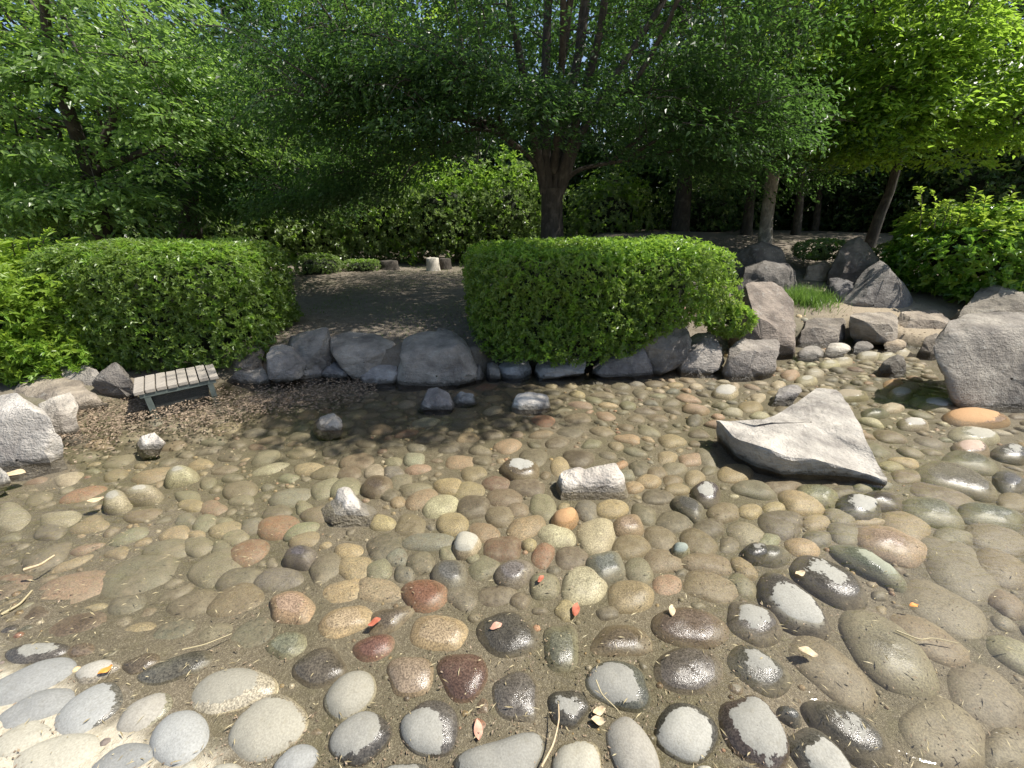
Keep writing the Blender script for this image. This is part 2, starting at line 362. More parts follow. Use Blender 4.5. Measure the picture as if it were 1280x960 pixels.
# ------------------------------------------------------------------ rocks
FOOT = []                                   # footprints in the pond, kept free of cobbles
def resample(P, n):
    P = np.asarray(P, float); Q = np.vstack([P, P[:1]]); L = np.r_[0, np.cumsum(np.linalg.norm(np.diff(Q, axis=0), axis=1))]
    t = np.linspace(0, L[-1], n, endpoint=False); return np.stack([np.interp(t, L, Q[:,k]) for k in range(Q.shape[1])], 1)
def rock(name, poly, depth, col, label, cat='rock', group=None, zb=0., lean=.35, seed=1, cuts=24, front=.32, rough=.055, base=None, n=64, Y0=None, top=None, flare=1., chop=(.64, .92)):
    rg = np.random.default_rng(seed); poly = np.asarray(poly, float); zb = -.035 if zb == 0 else zb
    lo = poly[np.argmax(poly[:,1])] if base is None else np.array(base, float)
    y0 = (gp(lo[0], lo[1], zb)[1] if Y0 is None else Y0) + .62*depth*front
    pts = []
    for px, py in resample(poly, n):
        d = ray(px, py); t = (y0 + lean*(H-zb))/(d[1]-lean*d[2]); pts.append(np.array([0, 0, H]) + t*d)
    pts = np.array(pts); c = pts.mean(0)
    zmin = pts[:,2].min(); zh = pts[:,2].max()-zmin; low = pts[:,2] < zmin + .45*zh; hw = np.abs(pts[:,0]-c[0]).max(); tt = np.clip((zmin+.45*zh-pts[:,2])/(.45*zh+1e-6), 0, 1)*flare; xx = pts[:,0]-c[0]; pts[:,0] = c[0] + np.sign(xx)*np.where(tt > 0, np.minimum(np.abs(xx)*(1+.55*tt), np.maximum(np.abs(xx), hw*1.03)), np.abs(xx)); pts[low, 2] -= .75*(zmin + .45*zh - pts[low, 2]); c = pts.mean(0)
    vax = c[:2]/np.linalg.norm(c[:2])       # its thickness runs along the slope of the bank, away from the viewer
    dF, dB = depth*front, depth*(1-front)
    K = 11; rows = []
    for side, dd in ((-1, dF), (1, dB)):
        for k in range(K):
            a = (k/(K-1))*math.pi/2
            s = max(.02, math.cos(a)**.32); e = math.sin(a)**.65
            q = c + (pts-c)*s; q = q.copy(); q[:,:2] += side*dd*e*vax; q[:,2] += (.10*side*dd*e if side > 0 else 0); rows.append(q)
    fr, bk = rows[:K], rows[K:]
    allr = fr[::-1] + bk[1:]; V = np.array(allr).reshape(-1, 3); m = len(allr)
    i = np.arange(m-1)[:,None]*n; j = np.arange(n)[None]; j2 = (j+1) % n
    Fq = np.stack([i+j, i+n+j, i+n+j2, i+j2], -1).reshape(-1, 4)
    size = np.ptp(pts[:,0])*.5 + np.ptp(pts[:,2])*.5
    W = V - c
    for k in range(cuts):
        d = rg.normal(size=3); face = rg.random() < .7
        if face: d[1] = -abs(d[1])*1.2; d[2] = d[2]*.8 + .25
        d /= np.linalg.norm(d)
        s = W@d; off = s.max()*(rg.uniform(*chop) if face else rg.uniform(.86, .97)); W = W - d*np.maximum(0, s-off)[:,None]*.95
    if top is not None:
        d = nrm(np.array(top, float)); s = W@d; off = np.quantile(s, .80); W = W - d*np.maximum(0, s-off)[:,None]*.95
    nr = fbm((W + seed*3.7)*(2.2/size), 3)[:,None]*rough*size*.7 + fbm((W+seed)*(9/size), 3)[:,None]*rough*size*.30
    W = W + nrm(W)*nr
    V = c + W
    org = np.array([c[0], c[1], zb]); me = mesh_np(name, V-org, Fq, True); me.set_sharp_from_angle(angle=.40)
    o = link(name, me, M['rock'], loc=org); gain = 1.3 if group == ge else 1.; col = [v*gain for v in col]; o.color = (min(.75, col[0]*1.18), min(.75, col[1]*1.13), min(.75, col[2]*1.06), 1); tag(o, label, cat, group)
    b = V[np.abs(V[:,2]) < .10]
    if len(b) > 8: FOOT.append(b[:,:2])
    return o
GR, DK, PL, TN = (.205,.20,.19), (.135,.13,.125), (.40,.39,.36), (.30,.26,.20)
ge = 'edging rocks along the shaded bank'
RK = [
 (dict(name='boulder', poly=[(-60,600),(-45,545),(0,513),(35,505),(60,520),(78,552),(72,580),(40,592),(0,602)], depth=.55, front=.2, col=(.46,.455,.44), label='big pale streaked boulder at the water edge beside the litter bank', seed=3, base=(30,597), lean=.55)),
 (dict(name='boulder', poly=[(50,557),(42,512),(60,498),(95,494),(104,512),(98,538),(84,553)], depth=.4, col=(.47,.455,.42), label='whitish boulder with a dark cracked side behind the big streaked one', seed=4, base=(80,553), lean=.5)),
 (dict(name='boulder', poly=[(-40,535),(-20,500),(20,487),(70,482),(112,491),(130,510),(122,526),(60,535)], depth=.7, col=(.34,.31,.265), label='rounded tan boulder littered with dry leaves, behind two pale boulders', seed=5, base=(100,524), lean=.9)),
 (dict(name='boulder', poly=[(38,482),(60,465),(98,457),(118,460),(143,488),(137,501),(105,504),(90,492)], depth=.5, col=(.46,.45,.42), label='angular boulder with a white edge left of the slatted bench', seed=6, base=(120,503), lean=.6)),
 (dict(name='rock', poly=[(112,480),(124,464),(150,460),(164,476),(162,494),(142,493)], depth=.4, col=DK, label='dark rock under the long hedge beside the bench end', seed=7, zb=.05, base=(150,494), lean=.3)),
 (dict(name='rock', poly=[(-24,617),(-18,596),(4,590),(13,600),(9,609),(0,615)], depth=.2, col=(.50,.49,.45), label='small white rock at the water edge in front of the big streaked boulder', seed=8)),
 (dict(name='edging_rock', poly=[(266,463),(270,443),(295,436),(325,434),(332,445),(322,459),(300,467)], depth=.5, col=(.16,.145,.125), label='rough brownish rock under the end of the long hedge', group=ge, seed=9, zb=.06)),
 (dict(name='edging_rock', poly=[(272,479),(280,467),(300,463),(333,466),(337,476),(325,484),(300,485)], depth=.4, col=GR, label='low flat grey rock right beside the bench', group=ge, seed=10, zb=.0)),
 (dict(name='edging_rock', poly=[(348,452),(354,432),(375,424),(412,417),(418,430),(414,449),(380,455)], depth=.5, col=GR, label='topmost grey rock of the small rock pile in the bank gap', group=ge, seed=11, zb=.14)),
 (dict(name='edging_rock', poly=[(326,471),(332,445),(352,437),(380,447),(388,456),(370,467),(345,473)], depth=.45, col=(.22,.215,.21), label='middle sloping rock of the small rock pile in the bank gap', group=ge, seed=12, zb=.07)),
 (dict(name='edging_rock', poly=[(335,479),(342,466),(370,460),(399,455),(404,466),(400,475),(365,480)], depth=.4, col=(.24,.235,.23), label='lowest flat rock of the small rock pile in the bank gap', group=ge, seed=13)),
 (dict(name='edging_rock', poly=[(390,453),(402,440),(413,442),(413,456),(400,460)], depth=.3, col=DK, label='little dark rock wedged between the rock pile and the big grey block', group=ge, seed=14, zb=.08)),
 (dict(name='edging_rock', poly=[(409,454),(413,430),(430,424),(470,428),(501,440),(499,450),(470,463),(440,462)], depth=.55, col=(.225,.215,.20), label='big blue-grey block on top of two small stones at the bank', group=ge, seed=15, zb=.09, front=.25)),
 (dict(name='edging_rock', poly=[(442,479),(446,468),(470,460),(496,458),(500,476),(480,483),(450,483)], depth=.4, col=(.23,.23,.235), label='low light grey stone under the big blue-grey block', group=ge, seed=16)),
 (dict(name='edging_rock', poly=[(401,472),(405,459),(420,457),(441,465),(443,474),(420,477)], depth=.35, col=(.22,.22,.225), label='small grey stone under the left end of the big blue-grey block', group=ge, seed=17)),
 (dict(name='edging_rock', poly=[(498,474),(500,438),(520,430),(548,428),(552,420),(566,422),(590,440),(594,460),(577,477),(560,485),(530,484)], depth=.65, col=(.235,.225,.21), label='tallest pointed grey rock of the bank, beside the clipped hedge', group=ge, seed=18, cuts=10, front=.28, chop=(.8, .96))),
 (dict(name='edging_rock', poly=[(574,475),(577,463),(584,460),(589,474),(580,478)], depth=.15, col=PL, label='tiny pale stone at the foot of the tallest pointed bank rock', group=ge, seed=19)),
 (dict(name='edging_rock', poly=[(584,477),(590,463),(600,459),(606,474),(595,479)], depth=.2, col=GR, label='small triangular stone under the hedge corner', group=ge, seed=20)),
 (dict(name='edging_rock', poly=[(606,476),(609,459),(622,456),(627,474),(615,478)], depth=.25, col=GR, label='narrow upright stone under the hedge corner', group=ge, seed=21)),
 (dict(name='edging_rock', poly=[(622,476),(624,460),(650,455),(665,458),(664,471),(640,477)], depth=.3, col=(.24,.25,.27), label='square bluish stone under the clipped hedge', group=ge, seed=22)),
 (dict(name='edging_rock', poly=[(665,476),(667,458),(700,453),(743,455),(741,467),(700,473),(680,477)], depth=.35, col=(.26,.265,.28), label='long flat kerb-like stone under the clipped hedge', group=ge, seed=23)),
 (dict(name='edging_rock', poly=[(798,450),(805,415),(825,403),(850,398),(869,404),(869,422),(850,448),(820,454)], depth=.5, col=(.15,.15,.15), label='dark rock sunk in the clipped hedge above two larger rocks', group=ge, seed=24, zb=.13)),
 (dict(name='edging_rock', poly=[(743,468),(760,440),(790,430),(808,432),(838,452),(844,467),(810,474),(770,473)], depth=.55, col=(.21,.21,.22), label='broad sloping grey rock at the waterline under the hedge', group=ge, seed=25, cuts=13)),
 (dict(name='edging_rock', poly=[(841,467),(847,435),(870,422),(900,424),(909,455),(896,469),(860,471)], depth=.5, col=(.23,.22,.21), label='pale-streaked rock between the sloping rock and the square boulder', group=ge, seed=26)),
 (dict(name='boulder', poly=[(908,468),(911,440),(925,426),(960,423),(977,436),(968,456),(960,471),(930,475)], depth=.42, col=(.27,.255,.24), label='square facetted boulder standing in the water by the hedge end', seed=27, cuts=14, lean=.2, top=(0,-.2,1))),
 (dict(name='boulder', poly=[(916,440),(916,375),(928,360),(960,357),(990,376),(1000,400),(1005,442),(985,449),(950,450)], depth=1.1, col=(.22,.195,.175), label='tall dark brownish boulder beside the right end of the clipped hedge', seed=28, zb=.0, front=.25, base=(985,449), lean=.15)),
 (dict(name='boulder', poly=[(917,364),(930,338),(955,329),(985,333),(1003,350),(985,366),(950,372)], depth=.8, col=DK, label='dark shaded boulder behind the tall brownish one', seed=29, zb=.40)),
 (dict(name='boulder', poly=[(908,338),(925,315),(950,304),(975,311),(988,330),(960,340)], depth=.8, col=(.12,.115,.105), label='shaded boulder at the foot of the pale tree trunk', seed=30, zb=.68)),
 (dict(name='boulder', poly=[(1004,354),(1010,334),(1030,328),(1044,333),(1042,354),(1020,360)], depth=.4, col=(.36,.30,.24), label='small sunlit tan boulder behind the grass tuft', seed=31, zb=.40)),
 (dict(name='boulder', poly=[(1036,352),(1042,318),(1060,303),(1090,299),(1111,311),(1106,342),(1080,362),(1050,366)], depth=.9, col=(.20,.18,.165), label='rounded brown boulder behind the tall pointed one', seed=32, zb=.40)),
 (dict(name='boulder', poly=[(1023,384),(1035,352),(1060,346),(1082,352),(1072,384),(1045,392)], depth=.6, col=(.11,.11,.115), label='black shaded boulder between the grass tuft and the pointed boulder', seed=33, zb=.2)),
 (dict(name='boulder', poly=[(1040,394),(1060,365),(1095,330),(1113,319),(1128,334),(1142,341),(1141,388),(1110,400),(1070,402)], depth=.8, col=(.22,.215,.21), label='tall pointed grey boulder above the flat step stones', seed=34, zb=.14, cuts=13, front=.3)),
 (dict(name='step_stone', poly=[(1002,430),(1004,400),(1020,396),(1060,401),(1071,412),(1067,428),(1040,434),(1015,435)], depth=.5, col=(.22,.205,.185), label='blocky step stone at the stream mouth, nearest the tall brownish boulder', group='step stones at the stream mouth', seed=35, zb=.0, top=(0,-.15,1))),
 (dict(name='step_stone', poly=[(1059,412),(1062,396),(1090,391),(1128,395),(1141,408),(1130,424),(1100,430),(1075,424)], depth=.55, col=(.27,.25,.22), label='rounded flat step stone below the tall pointed boulder', group='step stones at the stream mouth', seed=36, zb=.04, top=(0,-.15,1))),
 (dict(name='step_stone', poly=[(1118,402),(1130,390),(1170,387),(1198,398),(1192,416),(1160,424),(1135,418)], depth=.6, col=(.30,.27,.23), label='tan slab at the end of the dirt path', group='step stones at the stream mouth', seed=37, zb=.05, top=(0,-.1,1))),
 (dict(name='step_stone', poly=[(1004,398),(1010,384),(1040,378),(1052,384),(1050,394),(1030,400)], depth=.4, col=(.17,.165,.16), label='small dark step stone below the grass tuft', group='step stones at the stream mouth', seed=38, zb=.12, top=(0,0,1))),
 (dict(name='rock', poly=[(1148,444),(1155,425),(1175,417),(1180,442),(1166,450)], depth=.35, col=(.25,.23,.2), label='small rock tucked beside the biggest boulder at the stream mouth', seed=39)),
 (dict(name='rock', poly=[(1066,430),(1070,420),(1088,418),(1096,428),(1085,434)], depth=.2, col=DK, label='round dark stone under the rounded flat step stone', seed=48)),
 (dict(name='boulder', poly=[(1190,413),(1200,385),(1220,361),(1240,359),(1260,367),(1300,371),(1330,400),(1300,416),(1230,416)], depth=.9, col=(.29,.275,.24), label='light grey boulder behind the biggest boulder, beside the dirt path', seed=40, zb=.16, cuts=12)),
 (dict(name='boulder', poly=[(1167,425),(1180,412),(1240,407),(1340,404),(1375,470),(1345,520),(1290,518),(1240,510),(1200,492),(1178,462)], depth=1.0, col=(.27,.26,.24), label='biggest grey boulder, flat topped, leaning over the water', seed=41, cuts=9, lean=.45, front=.2, n=84, flare=0, chop=(.8, .95))),
 (dict(name='rock', poly=[(1096,467),(1103,452),(1120,446),(1136,455),(1140,470),(1120,472)], depth=.28, col=(.19,.185,.17), label='dark angular rock alone among pale pebbles at the stream mouth', seed=42)),
 (dict(name='rock', poly=[(964,506),(970,492),(985,487),(1002,488),(990,503)], depth=.25, col=(.24,.235,.23), cuts=7, chop=(.8, .95), flare=.5, label='small dark-sided rock just behind the flat triangular slab', seed=43)),
 (dict(name='rock', poly=[(640,509),(645,499),(660,496),(685,501),(691,511),(670,516),(648,514)], depth=.2, col=(.60,.59,.56), cuts=7, chop=(.8, .95), flare=.5, label='white lumpy rock in the water in front of the hedge', seed=44, rough=.05)),
 (dict(name='rock', poly=[(523,511),(530,496),(548,492),(562,499),(567,508),(545,516)], depth=.25, col=(.25,.245,.25), cuts=7, chop=(.8, .95), flare=.5, label='grey pointed rock in the shaded water by the bank', seed=45)),
 (dict(name='rock', poly=[(565,504),(575,495),(592,496),(596,503),(580,508)], depth=.15, col=(.28,.29,.30), cuts=7, chop=(.8, .95), flare=.5, label='flat bluish rock beside the grey pointed one in the water', seed=46)),
 (dict(name='rock', poly=[(392,539),(400,529),(420,523),(429,530),(423,541),(405,543)], depth=.2, col=(.38,.36,.33), cuts=7, chop=(.8, .95), flare=.5, label='pale rock half in the tree shadow on the pond', seed=47)),
 (dict(name='rock', poly=[(171,561),(178,550),(198,545),(207,553),(196,565),(178,568)], depth=.16, col=(.60,.58,.54), cuts=7, chop=(.8, .95), flare=.5, label='white block of rock in the shallow water before the bench', seed=49)),
 (dict(name='rock', poly=[(692,613),(697,598),(718,592),(728,596),(772,586),(781,600),(783,616),(740,618),(715,623),(700,622)], depth=.15, col=(.62,.60,.56), label='long white rock lying in the middle of the cobbles', seed=50, cuts=6, rough=.03, front=.35, lean=.6, chop=(.8, .95), flare=.2)),
 (dict(name='rock', poly=[(398,651),(420,636),(426,618),(441,620),(458,637),(474,645),(440,654)], depth=.16, col=(.58,.57,.54), label='wedge shaped rock with a white tip among the cobbles', seed=51, cuts=7, lean=.7)),
]
PB = [(1014,441,16,5,'flat pale stone at the foot of the blocky step stone'),(1046,437,15,5,'flat grey stone in front of the gap between the two front step stones'),(1118,432,14,5,'flat pale stone just before the rounded flat step stone'),
      (1141,427,11,5,'small stone between the rounded flat step stone and the tan slab'),(1031,386,11,3.5,'thin flat stone below the grass tuft'),(1058,384,10,3.5,'thin dark stone under the pointed boulder'),(1008,376,9,3.5,'small stone left of the grass tuft foot'),
      (1152,410,12,4,'small stone wedged under the tan slab'),(1078,434,12,4,'small wet stone below the rounded flat step stone'),(1098,388,13,4,'small stone between the pointed boulder and the step stones')]
for q, (x, y, ra, rb, lb_) in enumerate(PB):
    RK.append((dict(name='stream_stone', poly=[(x+ra*math.cos(t)*(1+.12*math.sin(3*t+q)), y+rb*math.sin(t)) for t in np.linspace(0, 6.283, 12)[:-1]], depth=.24, col=[GR, PL, TN, DK][q % 4], label=lb_, group='flat stones between the step stones', seed=60+q, zb=.01 if y > 405 else .16, cuts=5, chop=(.8, .95), flare=.3, lean=1.2)))
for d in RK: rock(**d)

# flat triangular slab lying in the pond: top outline with heights
def slab():
    T = [(896,523,.145),(920,547,.155),(950,560,.16),(987,571,.15),(1044,578,.11),(1085,590,.05),(1112,603,.02),(1098,580,.05),(1089,560,.10),(1076,530,.11),
         (1062,503,.11),(1046,485,.10),(1021,484,.10),(1000,498,.11),(970,515,.135),(946,530,.16),(920,524,.145)]
    P = np.array([gp(x, y, z) for x, y, z in T]); P = resample(P, 96); c = P.mean(0); c[2] = .13
    rows = [c + (P-c)*s for s in (.02, .15, .3, .45, .6, .74, .86, .95, 1.)]
    for q in rows: q[:,2] += .012*fbm(q*7, 3) + .018*fbm(q*2.1, 2)
    # a broken step across the top, right part one layer lower
    for q in rows:
        k = sstep(-.02, .02, (q[:,0]-1.20)*.8 + (q[:,1]-2.35)*.6 - .33 + .05*fbm(q*8, 2)); q[:,2] -= .014*k
    e = rows[-1]; out = nrm((e-c)*np.array([1, 1, 0]))
    for dz, dr in ((-.012, .003), (-.045, -.006), (-.09, -.018), (-.14, -.032), (-.22, -.05)):
        q = e + out*dr; q[:,2] += dz; q = q + .010*fbm(q*10, 3)[:,None]*np.array([1, 1, .6]); rows.append(q)
    V = np.array(rows).reshape(-1, 3); m = len(rows); n = 96
    i = np.arange(m-1)[:,None]*n; j = np.arange(n)[None]; j2 = (j+1) % n
    Fq = np.stack([i+j, i+n+j, i+n+j2, i+j2], -1).reshape(-1, 4); org = np.array([c[0], c[1], 0])
    me = mesh_np('flat_rock', V-org, Fq, True); me.set_sharp_from_angle(angle=.6)
    o = link('flat_rock', me, M['rock'], loc=org); o.color = (.46, .435, .39, 1)
    tag(o, 'large flat triangular slab of grey rock lying in the pond', 'rock'); FOOT.append(rows[-1][:,:2])
slab()

# ------------------------------------------------------------------ cobbles set in the pond bed
TONE = dict(g=(.085,.085,.08), G=(.125,.118,.09), k=(.085,.07,.06), b=(.14,.102,.068), t=(.23,.18,.105), y=(.28,.21,.11), r=(.27,.088,.045), m=(.16,.065,.048),
            p=(.28,.165,.12), n=(.145,.16,.11), w=(.34,.315,.25), l=(.31,.29,.25), u=(.115,.13,.14), c=(.17,.21,.18), o=(.42,.20,.08))
WORD = dict(g='dark grey', G='olive grey', k='dark brownish', b='brown', t='tan', y='ochre', r='brick red', m='maroon', p='pinkish', n='greenish', w='cream white',
            l='light grey', u='blue-grey', c='pale turquoise', o='orange')
# photo x, y, half-length, half-width, tilt, colour, dryness (-1 under water, 0 wet, up to 1 dry)
ST = """40 814 44 14 -10 g .35|28 855 62 19 -27 u 1|40 888 52 17 -26 u 1|107 888 49 22 -33 u .93|178 891 39 17 -33 l .93|222 922 37 30 -50 u 1|22 927 44 17 -27 w 1
66 948 56 23 -20 w 1|150 952 40 17 -25 u 1|118 837 33 12 -20 l .6|172 826 26 12 -25 b 0|213 832 56 16 -20 g 0|287 860 57 30 -10 w .6|332 908 58 37 -38 w .9|163 785 30 13 -20 t -1
210 787 34 16 -30 g -1|265 786 28 12 -20 G -1|90 780 45 14 -20 b -1|312 790 35 20 -30 g -1|100 812 22 10 -10 b -1|285 964 22 12 0 w 1|357 801 28 18 -15 n 0|397 830 37 25 -25 k 0|436 865 41 26 -42 w .9
466 804 30 18 -15 m 0|512 840 32 28 0 t 0|578 841 33 34 80 m 0|547 785 40 24 5 y 0|634 788 39 31 5 k 0|645 867 35 32 90 g 0|449 919 43 32 -40 g .7|538 907 39 37 0 g .6|599 905 14 14 0 r -1
367 952 34 20 -40 u .9|507 964 36 17 0 g .3|625 952 60 36 -20 g .85|485 768 32 17 -25 b 0|428 770 36 21 -22 y 0|362 752 32 22 5 p 0|702 804 34 25 88 n 0|778 796 41 22 3 b 0|863 834 47 33 5 g 0
775 853 45 30 22 g .6|711 881 28 26 0 g .22|792 937 50 30 62 l .97|860 912 43 37 35 g .62|865 778 50 27 12 b 0|946 912 60 36 55 k .6|722 952 35 32 0 w .9|950 830 48 27 28 g .15|945 770 40 25 25 g .25
760 761 16 10 0 g -1|880 962 14 8 0 w 1|995 748 57 26 38 g .42|1117 808 80 36 40 G -.2|1047 832 72 29 36 b -1|1068 907 70 29 35 g .12|991 887 20 11 32 u 0|1035 947 62 30 45 g .4|1168 790 60 22 30 b -1
1190 910 63 43 30 G -1|1190 752 62 27 28 G -1|1245 862 64 34 35 G -1|1278 810 42 20 30 n -1|1272 928 42 30 20 G -1|1165 960 32 18 0 G -1
200 672 26 12 -12 G -1|240 667 18 10 -12 n -1|212 652 19 8 -12 y -1|239 653 12 5 0 y -1|250 639 16 9 -20 c -1|276 647 20 8 -12 y -1|272 638 12 6 -8 n -1|226 635 13 7 -5 u -1
229 607 15 7 0 n -1|295 599 20 9 -8 b -1|297 611 15 6 -5 n -1|305 677 27 12 -18 r -1|345 646 24 13 -12 r -1|293 712 28 14 -15 g -1|265 695 32 18 -25 G -1|270 670 12 9 0 n -1|288 657 16 8 -10 n -1
235 745 36 18 -20 G -1|160 705 50 20 -20 G -1|150 745 30 13 -20 g -1|80 722 45 18 -15 p -1|52 650 18 8 -10 g -1|65 634 25 8 -8 l -1|5 632 15 20 90 l -1|290 742 34 17 -20 b -1|260 620 15 8 0 p -1|233 617 16 7 0 y -1
310 643 14 9 -10 u -1|245 568 15 5 -10 y -1|220 583 14 6 -10 w .8|139 615 12 7 -15 w .9|172 607 17 5 -8 w .8
345 714 30 13 -5 u -1|372 685 20 11 -5 u 0|405 701 22 14 -35 G -1|428 732 24 14 -15 y -1|471 731 28 14 5 t -1|530 736 26 18 0 r 0|561 710 20 17 0 u 0|525 696 17 13 0 G -1|472 706 16 12 -30 n -1|442 702 20 14 -5 t -1
504 710 12 10 20 g -1|495 689 13 9 -15 u -1|480 675 22 14 -15 k -1|434 680 17 9 0 y -1|535 670 30 10 -3 u -1|582 674 16 12 10 w .85|559 684 11 9 0 n -1|591 690 9 6 0 n -1|628 679 22 14 0 m -.2|565 648 18 12 0 y -.3
550 626 21 11 -15 w -.2|591 627 18 13 0 k -.2|605 658 18 11 10 t -1|624 638 17 11 0 b -1|630 615 20 10 0 b -1|620 597 16 8 0 m -1|586 606 17 10 0 y -1|560 601 16 9 0 y -1|517 605 19 7 -5 G -1|485 611 11 7 0 k -1
496 620 9 6 -10 t -1|470 599 18 11 -8 b 0|501 595 14 9 -5 G -1|430 601 18 11 -10 n -1|404 600 17 9 -25 n -1|360 609 26 9 -10 u -1|342 627 17 8 -10 k -1|376 622 10 8 0 n -1|374 652 22 8 -18 n -1|378 664 20 8 -15 y -1
395 632 20 9 -10 b -1|477 646 15 9 0 y -.2|512 650 17 13 0 b -1|527 617 20 10 -20 t -1|435 582 15 7 0 b -1|407 580 18 7 -5 b -1|384 574 17 7 0 y -1|357 584 12 5 0 n -1|445 568 20 8 -5 b -1|517 568 13 7 0 c -1|491 570 11 5 0 n -1
522 580 15 5 -5 p -1|491 583 11 7 0 u -1|575 571 16 8 0 y -1|591 585 15 8 0 t -1|467 582 12 8 0 l -1|602 569 11 5 0 k -1|605 702 18 13 -20 G -1|575 741 20 12 35 g -1|622 738 24 12 0 k -1|642 708 22 14 -15 u 0
679 626 16 13 40 n -1|734 631 14 11 0 u -.2|707 641 14 11 0 o .7|766 629 18 10 5 y -.2|696 662 22 12 15 w -.1|747 662 21 20 0 w -.1|787 649 17 12 0 p 0|662 671 9 7 0 y .5|679 687 15 12 -70 r -1|715 690 19 13 0 k -1
790 676 21 14 0 b -1|759 700 22 17 5 u 0|800 707 18 14 30 G -1|830 694 22 14 5 b -1|731 726 26 21 0 w -.1|681 726 17 15 0 n -.2|789 740 26 18 0 t -.3|836 724 17 13 0 p -1|890 727 33 16 12 b -1|885 697 30 12 8 b -1|875 671 22 13 25 b -1
846 644 21 12 0 k -1|806 636 16 10 25 G -1|824 614 18 8 0 k -1|847 605 15 6 0 t -1|812 595 15 7 10 y -.1|794 602 12 6 0 y -1|885 610 17 12 15 g .2|863 627 20 10 30 g 0|888 652 18 11 0 k -1|907 633 18 11 5 b -1|935 659 22 12 12 n -1
914 673 13 9 0 G -1|949 683 17 11 0 g .1|852 681 11 7 0 c .5|827 665 19 12 20 b -1|933 702 17 10 40 y -.2|931 724 18 11 40 n -1|940 631 14 8 0 y -1|945 605 25 9 12 n -.1|921 585 20 10 0 y -.1|870 590 13 8 0 t -1|844 579 15 7 0 n -1
800 579 12 8 0 k -1|782 587 12 6 0 u -1|776 575 10 4 -20 o -1|751 584 11 8 0 u -1|724 567 18 9 0 k -.2|700 577 11 11 0 y -.1|667 566 16 10 0 k -1|659 601 20 10 8 k -1|650 580 22 11 5 b .3|658 652 22 12 -15 t -1|647 630 13 8 0 b -1
885 565 15 9 30 G -1|865 568 13 7 0 p -1|835 565 12 7 0 t -1|675 757 11 6 0 k -1|708 758 16 14 0 y -1|650 745 14 12 0 k -1|888 581 10 5 0 G -1|822 585 12 7 0 b -1|842 594 12 6 0 b -1|693 705 9 6 0 g -1|853 708 7 5 0 g -1
1005 621 26 12 15 y -.1|1026 610 24 10 15 n 0|1078 626 25 13 10 g .35|1107 618 25 10 10 k 0|980 647 25 15 5 k -.2|1024 645 18 9 0 y -1|1054 640 19 9 15 n -1|1090 644 20 5 5 t -1|1026 665 17 9 0 g -1|1060 660 20 11 15 G -1|1007 676 21 10 10 y -.2
1120 671 42 17 20 p 0|1137 649 31 14 22 t -1|1172 632 36 14 18 n 0|1182 610 38 10 15 b -1|1200 592 48 14 17 G 0|1218 570 32 10 12 n 0|1245 637 40 12 12 n 0|1252 665 38 15 18 G -1|1205 703 52 25 38 G -1|1090 697 45 12 27 n .3
1042 718 47 19 28 k .2|968 685 22 11 0 g 0|970 627 13 7 0 y -1|964 667 14 8 0 n -1|1198 663 24 9 12 n -1|1258 702 38 17 25 b -1|980 600 22 7 0 b -1|1055 608 14 6 0 k -1|1118 576 16 5 10 y -1|1135 571 18 5 10 y -1|1140 589 22 7 5 b -1
1268 595 20 11 20 u 0|1272 620 20 9 10 b -1|1265 745 30 15 30 b -1|1224 517 36 9 5 o .75|1222 538 29 8 5 w .3|1218 555 22 9 5 p .4|1175 500 22 6 5 l .5|1200 500 20 6 5 w .3|1268 560 20 9 8 g .2
1145 524 18 6 5 l .3|1128 487 14 6 0 w .9|1140 478 14 5 0 w .8|1120 474 12 5 0 o .8|1155 495 14 5 0 w .7|1097 510 16 5 0 G 0|1118 503 14 5 0 l .5|1064 489 22 5 0 t .4|1010 470 13 5 0 w .7|1020 461 12 4 0 l .6|1055 447 12 4 0 l .8
1088 440 14 4 0 w .9|1110 441 12 4 0 w .9|1130 436 10 5 0 l .9|1040 450 12 4 0 w .6|908 485 14 6 0 l .8|920 476 6 4 0 w .9|870 518 9 6 0 g .5|975 475 9 4 0 w .8|990 463 11 5 0 p .9|950 490 9 5 0 l .3|940 503 14 6 0 y -1"""
rg = np.random.default_rng(11); STONES = []
for e in ST.replace('\n', '|').split('|'):
    p = e.split(); STONES.append((float(p[0]), float(p[1]), float(p[2]), float(p[3]), float(p[4]), p[5], float(p[6])))
# occupancy raster of the pond floor, 1 cm
OX0, OY0, OS = -5.5, .2, .01; OW, OH = 1150, 490; occ = np.zeros((OH, OW), bool)
gy, gx = np.mgrid[0:OH, 0:OW]; gxw = OX0 + (gx+.5)*OS; gyw = OY0 + (gy+.5)*OS
inp = (poly_sd(np.stack([gxw.ravel(), gyw.ravel()], 1), POND) < .05).reshape(OH, OW)
def fill_poly(P, grow=1.):
    c = P.mean(0); P = c + (P-c)*grow
    x0 = max(0, int((P[:,0].min()-OX0)/OS)-1); x1 = min(OW, int((P[:,0].max()-OX0)/OS)+2)
    y0 = max(0, int((P[:,1].min()-OY0)/OS)-1); y1 = min(OH, int((P[:,1].max()-OY0)/OS)+2)
    if x1 <= x0 or y1 <= y0: return None
    sx, sy = gxw[y0:y1, x0:x1], gyw[y0:y1, x0:x1]
    return (slice(y0, y1), slice(x0, x1)), (poly_sd(np.stack([sx.ravel(), sy.ravel()], 1), P) < 0).reshape(sx.shape)
def hull(P):
    P = P[np.lexsort((P[:,1], P[:,0]))]; h = []
    for Q in (P, P[::-1]):
        s = []
        for p in Q:
            while len(s) > 1 and (s[-1][0]-s[-2][0])*(p[1]-s[-2][1])-(s[-1][1]-s[-2][1])*(p[0]-s[-2][0]) <= 0: s.pop()
            s.append(p)
        h += s[:-1]
    return np.array(h)
